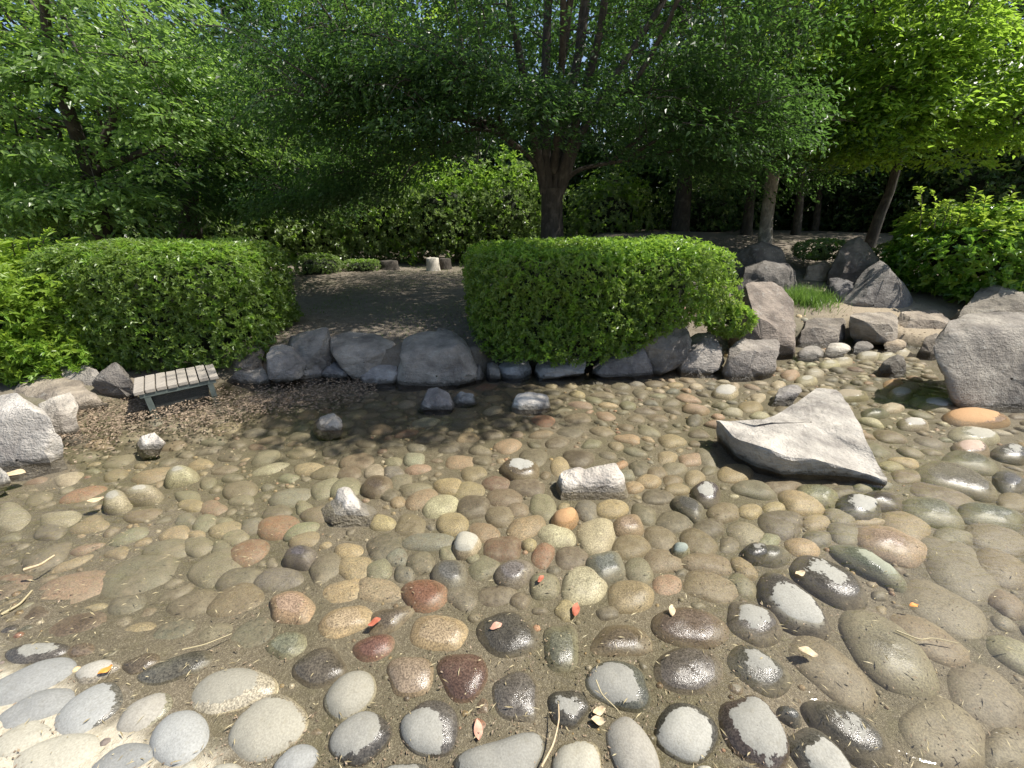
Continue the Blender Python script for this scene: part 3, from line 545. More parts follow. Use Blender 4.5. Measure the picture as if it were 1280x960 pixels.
for f in FOOT:
    r = fill_poly(hull(f), .97)
    if r: occ[r[0]] |= r[1]
def wob(rg, n, amp=1.):
    a = np.arange(n)*2*math.pi/n; r = np.ones(n)
    for k, s in ((2, .04), (3, .045), (4, .03), (5, .016)): r = r + amp*rg.normal()*s*np.cos(k*a + rg.uniform(0, 6.3))
    return r
SCALE_UP = 1.20
COB = []                                     # (outline (n,2), colour, dry, px area, px centre)
for (cx, cy, a, b, ang, col, dry) in STONES:
    n = 30; t = np.arange(n)*2*math.pi/n; w = wob(rg, n); ex = rg.uniform(.82, 1.0)
    if cx < 240 and cy < 640 and dry > 0: a, b = a*1.3, b*1.3
    if cx < 250 and cy > 840: a, b = a*1.10, b*1.12
    if cy < 745: a, b = a*SCALE_UP, b*SCALE_UP*1.04
    ux = a*w*np.sign(np.cos(t))*np.abs(np.cos(t))**ex; uy = b*w*np.sign(np.sin(t))*np.abs(np.sin(t))**ex
    ca, sa = math.cos(R(ang)), math.sin(R(ang)); zt = .0 if dry < 0 else .015
    P = np.array([gp(cx + x*ca - y*sa, cy + x*sa + y*ca, zt)[:2] for x, y in zip(ux, uy)])
    COB.append((P, col, dry, a*b, (cx, cy))); r = fill_poly(P, .98)
    if r: occ[r[0]] |= r[1]
cols = list('GbtkynpugwlcrmG'); pr = np.array([.22,.2,.15,.1,.09,.08,.06,.05,.06,.01,.03,.01,.03,.01,.06]); pr /= pr.sum()
for a0, a1, tries in ((.085, .125, 12000), (.065, .095, 16000), (.042, .068, 14000), (.026, .044, 12000)):
    for _ in range(tries):
        x, y = rg.uniform(OX0+.2, OX0+OW*OS-.2), rg.uniform(.35, 4.95)
        ix, iy = int((x-OX0)/OS), int((y-OY0)/OS)
        if not inp[iy, ix] or occ[iy, ix]: continue
        px, py, zc = pix([x, y, 0]); px, py = px[0], py[0]
        if px < -120 or px > 1400 or py > 985: continue
        if y > 3.3 and x > 1.5 and a0 > .07: continue
        a = rg.uniform(a0, a1); b = a*rg.uniform(.55, .9); th = rg.normal(0, .45) if y > 1 else rg.uniform(0, 3.1)
        n = 22; t = np.arange(n)*2*math.pi/n; w = wob(rg, n, 1.35)
        P = np.stack([x + w*(a*np.cos(t)*math.cos(th) - b*np.sin(t)*math.sin(th)), y + w*(a*np.cos(t)*math.sin(th) + b*np.sin(t)*math.cos(th))], 1)
        r = fill_poly(P, .97)
        if r is None or (occ[r[0]] & r[1]).any() or not inp[r[0]][r[1]].all(): continue
        occ[r[0]] |= r[1]; col = cols[rg.choice(len(cols), p=pr)]; dry = -1.
        if y < .95 and -.6 < x < .8: dry = rg.choice([-1., 0., .3])
        if bed_z(np.array([x]), np.array([y]))[0] > 0: dry = 1.
        if x > 1.5 and y > 2.5 and rg.random() < .75: col = rg.choice(list('wwlllutpG')); dry = rg.choice([0., .5, .8, .9])
        elif x > 1.3 and y > 2. and rg.random() < .3: dry = 0.
        elif y > 1 and rg.random() < .03: dry = 0.
        COB.append((P, str(col), float(dry), F*F*a*b/zc[0]**2*max(.2, (1.5/np.hypot(np.hypot(x, y), 1.5))), (px, py)))
def dome(P, dry, rg, rings, flat, hand=False):
    n = len(P); c = P.mean(0); bz = float(bed_z(c[:1], c[1:])[0]); sz = math.sqrt(abs(np.ptp(P[:,0])*np.ptp(P[:,1])))
    if bz > .003 and dry >= .85: top = bz + .015
    elif dry >= .85: top = .040
    elif dry > 0: top = .022 + .022*dry
    elif dry == 0: top = .020
    elif dry > -.5: top = .003
    else: top = min(-.006 - .016*rg.random(), bz + .04)
    mn = min(np.linalg.norm(P-c, axis=1)); top = min(top, bz + (.36 if dry < .5 else .55)*mn + .008); top = min(top, -.022) if dry <= -.5 and c[0] < -.7 else top; top = max(top, bz + .011); top = max(top, (.016 + .022*dry)*(.4 if c[0] < -.7 and c[1] > 1.2 else 1)) if 0 < dry and hand else max(top, .010) if dry == 0 and hand else top; hh = top - (bz-.012); hh = hh if sz > .07 else hh*.85
    hh *= .92; p = rg.uniform(2.2, 3.4); tilt = rg.normal(0, .05, 2); off = rg.normal(0, .13, 2); V = []; D = []; ph = np.arange(n)*2*math.pi/n
    for s in rings:
        q = c + (P-c)*s; z = bz - .012 + hh*(1 - s**p)**(1/1.6) + ((q-c)@tilt)*(1-s)
        V.append(np.column_stack([q, z])); rr = (s*np.cos(ph)-off[0])**2 + (s*np.sin(ph)-off[1])**2
        D.append(np.where(rr < 99, dry - rr, 0) if 0 < dry < .97 else np.full(n, 1. if dry >= .97 else -1.))
    V = np.concatenate(V); D = np.concatenate(D)
    V[:,2] += .0035*fbm(V*22 + rg.uniform(0, 50), 2)*min(1, sz/.12)*(np.repeat(rings, n) < .99)
    m = len(rings); i = np.arange(m-1)[:,None]*n; j = np.arange(n)[None]; j2 = (j+1) % n
    return V, np.stack([i+j, i+j2, i+n+j2, i+n+j], -1).reshape(-1, 4), D*.5
DRY = dict(u=(.34,.342,.325), w=(.42,.395,.32), l=(.40,.375,.32), t=(.38,.32,.22), y=(.45,.36,.19), o=(.52,.31,.15), p=(.44,.33,.26), n=(.32,.33,.25), r=(.36,.17,.11), m=(.28,.17,.14), c=(.34,.38,.33))
def cob_attr(me, tone, D, dt):
    q = me.attributes.new('dry_tone', 'FLOAT_COLOR', 'POINT'); q.data.foreach_set('color', np.ascontiguousarray(np.column_stack([dt, np.ones(len(dt))]), np.float32).ravel())
    a = me.attributes.new('tone', 'FLOAT_COLOR', 'POINT'); a.data.foreach_set('color', np.ascontiguousarray(np.column_stack([tone, np.ones(len(tone))]), np.float32).ravel())
    b = me.attributes.new('dry', 'FLOAT', 'POINT'); b.data.foreach_set('value', np.ascontiguousarray(D, np.float32))
vis = [(-50 < c[4][0] < 1330 and c[4][1] < 985) for c in COB]
order = sorted(range(len(COB)), key=lambda k: -(COB[k][3] if vis[k] else 0)); single = set(order[:298])
MARK = [((1000,550),'the flat triangular slab'), ((737,603),'the long white rock'), ((440,632),'the wedge shaped white-tipped rock'), ((215,495),'the slatted bench'), ((1225,470),'the biggest boulder'),
        ((40,555),'the big streaked boulder'), ((942,450),'the square facetted boulder'), ((664,506),'the white lumpy rock'), ((707,641),'the bright orange stone'), ((578,841),'the round maroon stone'),
        ((538,907),'the heart shaped stone'), ((60,890),'the dry mortar shore'), ((362,752),'the pink stone'), ((863,834),'the glossy charcoal stone'), ((530,736),'the round brick red stone'),
        ((1090,697),'the long pale green stone'), ((188,557),'the white block of rock'), ((582,674),'the cream egg of stone'), ((1224,517),'the wide tan-orange stone'), ((702,804),'the upright pale green stone'), ((1190,910),'the biggest sunken stone')]
base_lab = {}
for k in single:
    P, col, dry, ar, (px, py) = COB[k]; q = P - P.mean(0); ev = np.sqrt(np.linalg.eigvalsh(q.T@q)); asp = ev[1]/ev[0]
    fin = 'sunken' if dry <= -.5 else 'barely covered' if dry < 0 else 'wet glossy' if dry == 0 else 'half dry' if dry < .85 else 'dry'
    shp = 'long' if asp > 1.75 else 'round' if asp < 1.2 else 'oval'
    (mx, my), mk = min(((m, nme) for m, nme in MARK), key=lambda t: math.hypot(t[0][0]-px, (t[0][1]-py)*1.6))
    dx, dy = px-mx, (py-my)*1.6; dist = math.hypot(dx, dy)
    own = dist < 4
    rel = '' if own else ('left of' if dx < 0 else 'right of') if abs(dx) > abs(dy) else ('behind' if dy < 0 else 'in front of')
    if own: lab = dict(zip(['the bright orange stone','the round maroon stone','the heart shaped stone','the pink stone','the glossy charcoal stone','the round brick red stone','the long pale green stone','the cream egg of stone','the wide tan-orange stone','the upright pale green stone','the biggest sunken stone'],
        ['bright orange lumpy cobble in front of the long white rock','round wet maroon cobble above the heart shaped one','heart shaped cobble with a dry pale cap and dark wet rim','pink speckled cobble among greyer ones on the left','glossy charcoal cobble shining in the sun, no dry patch','round brick red cobble, the reddest of the near ones','long pale green cobble with a white dry end','cream white egg shaped cobble standing dry','wide tan-orange cobble beside the biggest boulder','pale green upright oval cobble with dark specks','biggest smooth sunken olive cobble in the near corner'])).get(mk, 'cobble')
    else: lab = f'{fin} {WORD[col]} {shp} cobble {rel} {mk}'
    base_lab[k] = (lab, ar)
by = {}
for k, (l, a) in base_lab.items(): by.setdefault(l, []).append(k)
ORD = ['largest', 'second largest', 'third largest', 'fourth largest', 'fifth largest', 'sixth largest', 'seventh largest', 'eighth largest', 'ninth largest', 'tenth largest']
final = {}
for l, ks in by.items():
    ks.sort(key=lambda k: -COB[k][3])
    for q, k in enumerate(ks): final[k] = l if len(ks) == 1 else f'{ORD[min(q, 9)]} {l}' if q < len(ks)-1 or len(ks) > 2 else f'smaller {l}'
RI = np.array([1, .985, .95, .88, .78, .64, .47, .28, .1, .01]); RS = np.array([1, .97, .86, .66, .36, .02])
SV, SF, ST_, SD, SQ, nS = [], [], [], [], [], 0
for k, (P, col, dry, ar, pc) in enumerate(COB):
    tone = np.array(TONE[col])*rg.uniform(.8, 1.2); tone = 1.08*(tone*.50 + tone.mean()*.50*np.array([1.06, 1., .88]))*(1 + rg.normal(0, .03, 3))
    dt = np.array(DRY.get(col, (.34, .33, .29)))*rg.uniform(.66, .98)
    if k in single:
        V, Fq, D = dome(P, dry, rg, RI, 0, k < len(STONES)); c = P.mean(0); org = np.array([c[0], c[1], 0]); me = mesh_np('cobble', V-org, Fq, True)
        cob_attr(me, np.tile(tone, (len(V), 1)), D, np.tile(dt, (len(V), 1))); o = link('cobble', me, M['cobble'], loc=org)
        tag(o, final[k], 'cobble', 'cobbles set in the pond bed')
    else:
        V, Fq, D = dome(P, dry, rg, RS, 0); SV.append(V); SF.append(Fq+nS); ST_.append(np.tile(tone, (len(V), 1))); SD.append(D); SQ.append(np.tile(dt, (len(V), 1))); nS += len(V)
# quad counts are equal: one mesh for the hundreds of small stones left over
me = mesh_np('small_cobbles', np.concatenate(SV), np.concatenate(SF), True); cob_attr(me, np.concatenate(ST_), np.concatenate(SD), np.concatenate(SQ))
tag(link('small_cobbles', me, M['cobble']), kind='stuff')
n = 9000; gx_ = rg.uniform(-3.6, 4.2, n); gy_ = rg.uniform(.42, 4.4, n)**1.0; ix = ((gx_-OX0)/OS).astype(int); iy = ((gy_-OY0)/OS).astype(int); k = inp[iy, ix] & ~occ[iy, ix] & (fbm(np.stack([gx_, gy_, 0*gx_], 1)*4, 2) > -.25); gx_, gy_ = gx_[k], gy_[k]; n = len(gx_)
gr_ = .003 + .011*rg.random(n)**2.5; gb_ = bed_z(gx_, gy_)
n3 = 1300; x3 = rg.uniform(1.7, 4.2, n3); y3 = rg.uniform(3.8, 6.0, n3); k = (poly_sd(np.stack([x3, y3], 1), POND) > -.1) & (fbm(np.stack([x3, y3, 0*x3], 1)*2.2, 2) > -.15); x3, y3 = x3[k], y3[k]
gx_ = np.r_[gx_, x3]; gy_ = np.r_[gy_, y3]; gr_ = np.r_[gr_, .008 + .034*rg.random(len(x3))**2.2]; gb_ = np.r_[gb_, ground_z(x3, y3)]; n = len(gx_); m = 6; V = []
for s, h in ((1.1, -.2), (.85, .55), (.05, .8)):
    for q in range(m):
        aa = q*2*math.pi/m + gx_*50; V.append(np.stack([gx_ + gr_*s*np.cos(aa)*1.25, gy_ + gr_*s*np.sin(aa), gb_ + gr_*h], 1))
V = np.stack(V, 1).reshape(-1, 3); i0 = np.arange(n)[:,None]*18; Fq = np.concatenate([np.stack([i0+r*m+q, i0+r*m+(q+1) % m, i0+(r+1)*m+(q+1) % m, i0+(r+1)*m+q], -1) for r in range(2) for q in range(m)], 1).reshape(-1, 4)
me = mesh_np('gravel', V, Fq, True); tg = np.array([TONE[q] for q in rg.choice(list('GbtkyplGtb'), n)])*rg.uniform(.7, 1.5, (n, 1)); cob_attr(me, np.repeat(tg, 18, 0), np.repeat(np.where(gb_ > 0, 1., -1.), 18), np.repeat(tg*1.8, 18, 0))
tag(link('gravel', me, M['cobble']), kind='stuff')
print('cobbles', len(COB))
# ------------------------------------------------------------------ slatted bench
def bench():
    A = gp(165, 491, .19); Bp = gp(273, 469, .19); u = nrm((Bp-A)*np.array([1, 1, 0])); L = np.linalg.norm(Bp-A); v = np.array([-u[1], u[0], 0])
    back = gp(157, 470, .19); dv = max(.25, min(.42, float((back-A)@v))); zt = .19
    org = A*np.array([1, 1, 0]); ax = np.array([u, v, [0, 0, 1]])
    t = empty('slatted_bench', org, 'low bench of weathered wooden slats over dark wire mesh', 'bench'); n = 8; w = L/n
    loc = lambda x, y, z: np.array(u*x + v*y + np.array([0, 0, z]))
    rg = np.random.default_rng(5)
    for k in range(n):
        b = MB(); b.box(loc((k+.5)*w, dv/2 + rg.normal(0, .002), zt-.016 + rg.normal(0, .0015)), (w*.44, dv*.5, .016), ax)
        me = b.mesh('slat'); o = link('slat', me, M['wood'], t)
        m = o.modifiers.new('edge', 'BEVEL'); m.width = .004; m.segments = 2
    b = MB()
    for y in (.022, dv-.022): b.box(loc(L/2, y, zt-.050), (L/2-.03, .012, .017), ax)
    for x in (.05, L-.05): b.box(loc(x, dv/2, zt-.052), (.012, dv/2-.036, .015), ax)
    link('frame', b.mesh('frame'), M['steel'], t)
    zg = gz(org[0]+u[0]*.1, org[1]+u[1]*.1) - .03
    for x in (.075, L-.075):
        for y in (.028, dv-.028):
            b = MB(); z0 = zt-.068; b.box(loc(x, y, (z0+zg)/2), (.020, .016, (z0-zg)/2), ax); b.box(loc(x, y, zg+.04), (.034, .026, .008), ax)
            link('leg', b.mesh('leg'), M['steel'], t)
    for y in (.05, dv-.05):
        b = MB(); z1, z0 = zt-.07, zg+.03; nn = 60
        for k in range(nn): b.box(loc(.1 + (L-.2)*(k+.5)/nn, y, (z0+z1)/2), (.0016, .0014, (z1-z0)/2), ax)
        for k in range(11): b.box(loc(L/2, y+.003, z0 + (z1-z0)*(k+.5)/11), (L/2-.1, .0014, .0016), ax)
        for z in (z0-.004, z1+.003): b.box(loc(L/2, y, z), (L/2-.1, .006, .006), ax)
        link('wire_panel', b.mesh('wire_panel'), M['mesh'], t)
bench()

# ------------------------------------------------------------------ hedges and shrubs
def hedge(name, label, cat, c, r, e=4., n=5000, leaf=(.044, .0175), per=7, mat='leaf_hedge', seed=1, young=.12, rot=0., bumpy=.06, group=None, ymat='leaf_young_lit', zmin=None, core=.70, up=.35, cut=None, loose=.13):
    rg = np.random.default_rng(seed); c = np.asarray(c, float); r = np.asarray(r, float)
    d = nrm(rg.normal(size=(n*9, 3)))       # points spread evenly over a rounded box
    k = 1/np.sum(np.abs(d)**e, 1)**(1/e); U = d*k[:,None]; nu = nrm(np.sign(U)*np.abs(U)**(e-1))
    S = U*r; nn = nrm(nu/r); area = k**2/np.maximum((d*nu).sum(1), .1)*np.linalg.norm(nu/r, axis=1)
    area = area/np.quantile(area, .98); keep = rg.random(len(S)) < area; S, nn = S[keep][:n], nn[keep][:n]
    S = S*(1 + bumpy*fbm(S*2.3 + seed, 3)[:,None] + rg.uniform(-loose, .015 + .1*loose, len(S))[:,None])
    ca, sa = math.cos(rot), math.sin(rot); Rm = np.array([[ca, sa, 0], [-sa, ca, 0], [0, 0, 1]])
    S = S@Rm + c; nn = nn@Rm
    g = ground_z(S[:,0], S[:,1]) + .03; ok = S[:,2] > (g if zmin is None else np.maximum(g, zmin))
    if cut is not None: ok &= cut(S)
    S, nn = S[ok], nn[ok]
    ax = nrm(nn + np.array([0, 0, up]) + rg.normal(0, .35, S.shape))
    t = empty(name, (c[0], c[1], gz(c[0], c[1])), label, cat, group); org = np.array(t.location)
    topw = sstep(.2, .95, nn[:,2])*.9 + .25; isy = rg.random(len(S)) < young*topw*2.2*(.6 + .8*(fbm(S*1.7+9, 2) > 0))  # new growth, denser on top, also paints the sunlit top into the leaf colour
    for nm, msk, sc_ in (('foliage', ~isy, 1.), ('lit_new_growth', isy, 1.1)):
        if msk.sum() < 5: continue
        s, a = S[msk], ax[msk]; q = np.repeat(np.arange(len(s)), per)
        rad = nrm(np.cross(a[q], rg.normal(size=(len(q), 3)))); sp = rg.uniform(.55, 1.3, len(q))[:,None]
        A = nrm(a[q]*.55 + rad*sp); N_ = nrm(a[q]*1.2 - rad*.3 + rg.normal(0, .2, A.shape))
        L = leaf[0]*sc_*rg.uniform(.7, 1.2, len(q)); P = s[q] + a[q]*rg.uniform(-.02, .012, len(q))[:,None]
        V, Fq = leaves(P, A, N_, L, L*leaf[1]/leaf[0]*rg.uniform(.85, 1.2, len(q)))
        link(nm, mesh_np(nm, V-org, Fq), M[mat if nm == 'foliage' else ymat], t)
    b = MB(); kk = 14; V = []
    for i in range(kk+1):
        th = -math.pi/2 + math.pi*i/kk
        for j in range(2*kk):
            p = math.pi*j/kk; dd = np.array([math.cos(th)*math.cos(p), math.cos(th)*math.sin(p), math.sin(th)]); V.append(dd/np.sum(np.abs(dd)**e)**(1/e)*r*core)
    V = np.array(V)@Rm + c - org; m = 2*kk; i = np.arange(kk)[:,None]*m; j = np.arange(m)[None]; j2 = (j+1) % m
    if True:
        o = link('dark_core', mesh_np('dark_core', V, np.stack([i+j, i+j2, i+m+j2, i+m+j], -1).reshape(-1, 4), True), M['shade_core'], t)  # solid filler hull, coloured dark for the shade between leaves
    return t
# clipped hedge in the middle
y0 = 3.66; xl, xr = at(582, 400, y0)[0], at(903, 400, y0+.3)[0]
hedge('clipped_hedge', 'big block of clipped green hedge in the middle, above the water', 'hedge', ((xl+xr)/2, y0+.74, .64), ((xr-xl)/2, .80, .62), e=5.5, loose=.17, bumpy=.075, n=17000, seed=2, rot=.05, young=.34, cut=lambda S: S[:,2] > .16 + .36*sstep(1.0, 1.75, S[:,0]), per=7)
hedge('low_shrub', 'small leafy shrub sprawling from the hedge end over the rocks', 'shrub', at(912, 400, 4.05), (.24, .22, .17), e=2.2, n=330, leaf=(.05, .017), seed=3, young=.5, per=8, bumpy=.15, core=.3)
# long hedge on the left
hedge('long_hedge', 'long dark green clipped hedge behind the slatted bench', 'hedge', at(232, 385, 4.2)*np.array([1, 1, 0]) + np.array([0, 0, .62]), (.95, .74, .62), e=5.5, n=12500, seed=4, rot=.10, young=.14)
hedge('sunlit_hedge', 'yellow-green sunlit stretch of hedge with tall unclipped shoots', 'hedge', at(22, 390, 3.7)*np.array([1, 1, 0]) + np.array([0, 0, .56]), (1.0, .66, .56), e=2.5, n=9000, seed=5, rot=.05, young=.8, mat='leaf_young_lit', loose=.3, bumpy=.20, leaf=(.056, .02), ymat='leaf_yellow')  # young-leaf colour also paints the sunlight on this yellow-green stretch
hedge('broadleaf_shrub', 'bright big-leaved shrub with pale shoots above the dirt path', 'shrub', at(1235, 315, 5.9), (1.15, .8, .62), e=2.6, n=3300, seed=6, young=.3, bumpy=.13, leaf=(.085, .045), per=5, mat='leaf_broad', ymat='leaf_yellow', up=.8, loose=.25, core=.55)
# shoots
def shoots(name, label, cat, spots, mat, L, seed, llen=.06):
    rg = np.random.default_rng(seed); t = empty(name, spots[0][0], label, cat); org = np.array(t.location); tb = MB(); LV = []; LF = []; n = 0
    for p0, d, ln in spots:
        p0 = np.asarray(p0, float); d = np.asarray(d, float); k = 12; s = np.linspace(0, 1, k)[:,None]
        pts = p0 + d*s*ln + np.array([0, 0, -.35*ln])*s**2.2; tb.tube(pts-org, np.linspace(.006, .0015, k), 5)
        q = rg.uniform(.12, 1, L); P = np.stack([np.interp(q, s[:,0], pts[:,i]) for i in range(3)], 1)
        tang = nrm(np.stack([np.interp(q, s[:,0], np.gradient(pts[:,i])) for i in range(3)], 1)); side = nrm(np.cross(tang, [0, 0, 1.]))*np.where(rg.random(L) < .5, 1, -1)[:,None]
        V, Fq = leaves(P, nrm(tang*.6 + side*.9 + rg.normal(0, .15, P.shape)), np.array([0, 0, 1.]) + rg.normal(0, .35, P.shape), llen*rg.uniform(.7, 1.2, L), llen*.38)
        LV.append(V); LF.append(Fq+n); n += len(V)
    link('stem', tb.mesh('stem', True), M['twig'], t); link('foliage', mesh_np('foliage', np.concatenate(LV)-org, np.concatenate(LF)), M[mat], t)
rg = np.random.default_rng(8)
shoots('arching_shrub', 'arching yellow-green shoots rising above the sunlit hedge', 'shrub',
       [(at(x, 335, 3.9), (rg.uniform(.1, .8), rg.uniform(-.3, .3), rg.uniform(.45, .9)), rg.uniform(.45, .8)) for x in np.linspace(-90, 60, 26)], 'leaf_yellow', 34, 9, .075)
shoots('young_shrub', 'slender pale shoots standing up from the big-leaved shrub', 'shrub',
       [(at(x, 285, 5.7), (rg.uniform(-.3, .2), rg.uniform(-.2, .2), rg.uniform(.8, 1.1)), rg.uniform(.4, .75)) for x in np.linspace(1150, 1285, 16)], 'leaf_yellow', 26, 10, .085)

def tuft(name, label, spot, n, h, spread, mat, seed, cat='grass'):
    rg = np.random.default_rng(seed); x = spot[0] + rg.normal(0, spread[0], n); y = spot[1] + rg.normal(0, spread[1], n); z = ground_z(x, y) - .01
    a = rg.uniform(0, 6.3, n); out = rg.uniform(.1, .8, n); L = h*rg.uniform(.6, 1.15, n); k = 5; s = np.linspace(0, 1, k)
    D = np.stack([np.cos(a), np.sin(a)], 1); Bx = np.stack([-np.sin(a), np.cos(a)], 1); V = []
    for q in s:
        w = .003*(1-q)+.0005; px = x + D[:,0]*out*L*q**1.6; py = y + D[:,1]*out*L*q**1.6; pz = z + L*(q - .35*out*q**2.5)
        V += [np.stack([px-Bx[:,0]*w, py-Bx[:,1]*w, pz], 1), np.stack([px+Bx[:,0]*w, py+Bx[:,1]*w, pz], 1)]
    V = np.stack(V, 1); m = 2*k; i = np.arange(n)[:,None]*m + 2*np.arange(k-1)[None]
    Fq = np.stack([i, i+1, i+3, i+2], -1).reshape(-1, 4); o = link(name, mesh_np(name, V.reshape(-1, 3)-np.array([spot[0], spot[1], 0]), Fq), M[mat], loc=(spot[0], spot[1], 0)); tag(o, label, cat); return o
p = gp(1000, 385, .25); tuft('grass_tuft', 'bright green tuft of fine grass between dark boulders', p, 2600, .20, (.19, .16), 'grass', 12)
hedge('low_shrub', 'low dark green plant behind the rounded brown boulder', 'shrub', at(1030, 312, 7.2), (.5, .3, .16), e=2.2, n=420, leaf=(.06, .025), seed=21, young=.05, mat='leaf_shrub', core=.4)
hedge('low_shrub', 'low green plant between the rounded boulder and the big-leaved shrub', 'shrub', at(1128, 318, 7.0), (.45, .3, .2), e=2.2, n=420, leaf=(.06, .025), seed=22, young=.05, mat='leaf_shrub', core=.4)
hedge('clipped_shrub', 'small round clipped shrub at the far end of the lawn gap', 'shrub', at(400, 336, 9.2), (.52, .4, .32), e=2.8, n=900, leaf=(.045, .02), seed=23, mat='leaf_shrub', young=.1)
hedge('clipped_shrub', 'small box shaped clipped shrub at the far end of the lawn gap', 'shrub', at(453, 338, 9.6), (.42, .3, .24), e=5, n=900, leaf=(.04, .018), seed=24, mat='leaf_shrub', young=.15)

# stump, log and leaf heap at the back of the field
def stump(label, px, py, Yd, r, h, mat, seed, cat='stump', name='tree_stump'):
    q = at(px, py, Yd); rg = np.random.default_rng(seed); z0 = gz(q[0], q[1]); b = MB(); k = 16; a = np.arange(k)*2*math.pi/k; w = 1 + .08*rg.normal(size=k); rows = []
    for z, s in ((-.06, 1.3), (.03, 1.1), (h*.5, 1.), (h-.01, .97), (h, .9), (h+.004, .45), (h+.003, .02)): rows.append(np.stack([r*s*w*np.cos(a), r*s*w*np.sin(a), np.full(k, z)], 1))
    i = np.arange(len(rows)-1)[:,None]*k; j = np.arange(k)[None]; j2 = (j+1) % k
    tag(link(name, mesh_np(name, np.concatenate(rows), np.stack([i+j, i+j2, i+k+j2, i+k+j], -1).reshape(-1, 4), True), M[mat], loc=(q[0], q[1], z0)), label, cat)
stump('pale cut stump shining at the far edge of the field', 541, 331, 9.8, .15, .30, 'stump', 1)
stump('dark low stump left of the pale cut one at the field edge', 487, 334, 9.9, .22, .20, 'bark_dark', 2)
stump('dark stump just right of the pale cut one at the field edge', 556, 331, 10.1, .14, .26, 'bark_dark', 3)

# ------------------------------------------------------------------ trees
def allowed(P, rg, soft=1.):
    """keep the sunny places sunny: no leaves between the sun and what the photograph shows lit"""
    k = (P[:,2]-.5)/SUN[2]; g = P - SUN*np.maximum(k, 0)[:,None]; x, y = g[:,0], g[:,1]; j = .35*fbm(np.stack([x, y, 0*x], 1)*1.2, 2)
    bad = np.zeros(len(P), bool); hi = P[:,2] > 1.6
    bad |= (y < np.where((x > -1.75) & (x < -.2), 2.86, 3.02) + j*.35) & (y > -3) & (np.abs(x) < 7)
    bad |= (x > .35+j) & (y < 5.0 + j) & (x < 2.3)
    bad |= (x > -.75+j*.3) & (x <= .35+j) & (y > 3.95) & (y < 5.0+j)
    bad |= (x >= 2.3) & (x < 6) & (y < 6.9 + j)
    bad |= (x < -2.55+j) & (x > -6) & (y < 4.7 + j)
    bad |= (x < -1.75+j*.5) & (x >= -2.55+j) & (y < 3.2)
    part = (x < -1.3) & (x >= -2.6) & (y >= 3.3) & (y < 4.9) & (rg.random(len(P)) < .55)
    g2 = P - SUN*np.maximum((P[:,2]-1.8)/SUN[2], 0)[:,None]      # the shrubs along the far edge and the trees on the left stand in the sun
    far = (g2[:,1] > 9.3) & (g2[:,1] < 13.5) & (g2[:,0] > -6.5) & (g2[:,0] < 1.3) & (P[:,2] > 3.) & (rg.random(len(P)) < .96)
    g3 = P - SUN*np.maximum((P[:,2]-3.)/SUN[2], 0)[:,None]
    lf = (g3[:,0] < -1.8) & (g3[:,1] > 5) & (g3[:,1] < 10) & (P[:,2] > 4.6) & (rg.random(len(P)) < .9)
    return ~(((bad | part) & hi) | far | lf)
def curve(p, q, k, sag, rg, jit):
    t = np.linspace(0, 1, k)[:,None]; pts = p + (q-p)*t + np.array([0, 0, sag])*(t*(1-t))*4; w = rg.normal(0, jit, (k, 3)); w[0] = 0; w[-1] = 0
    for _ in range(2): w[1:-1] = (w[:-2]+2*w[1:-1]+w[2:])/4
    return pts + w
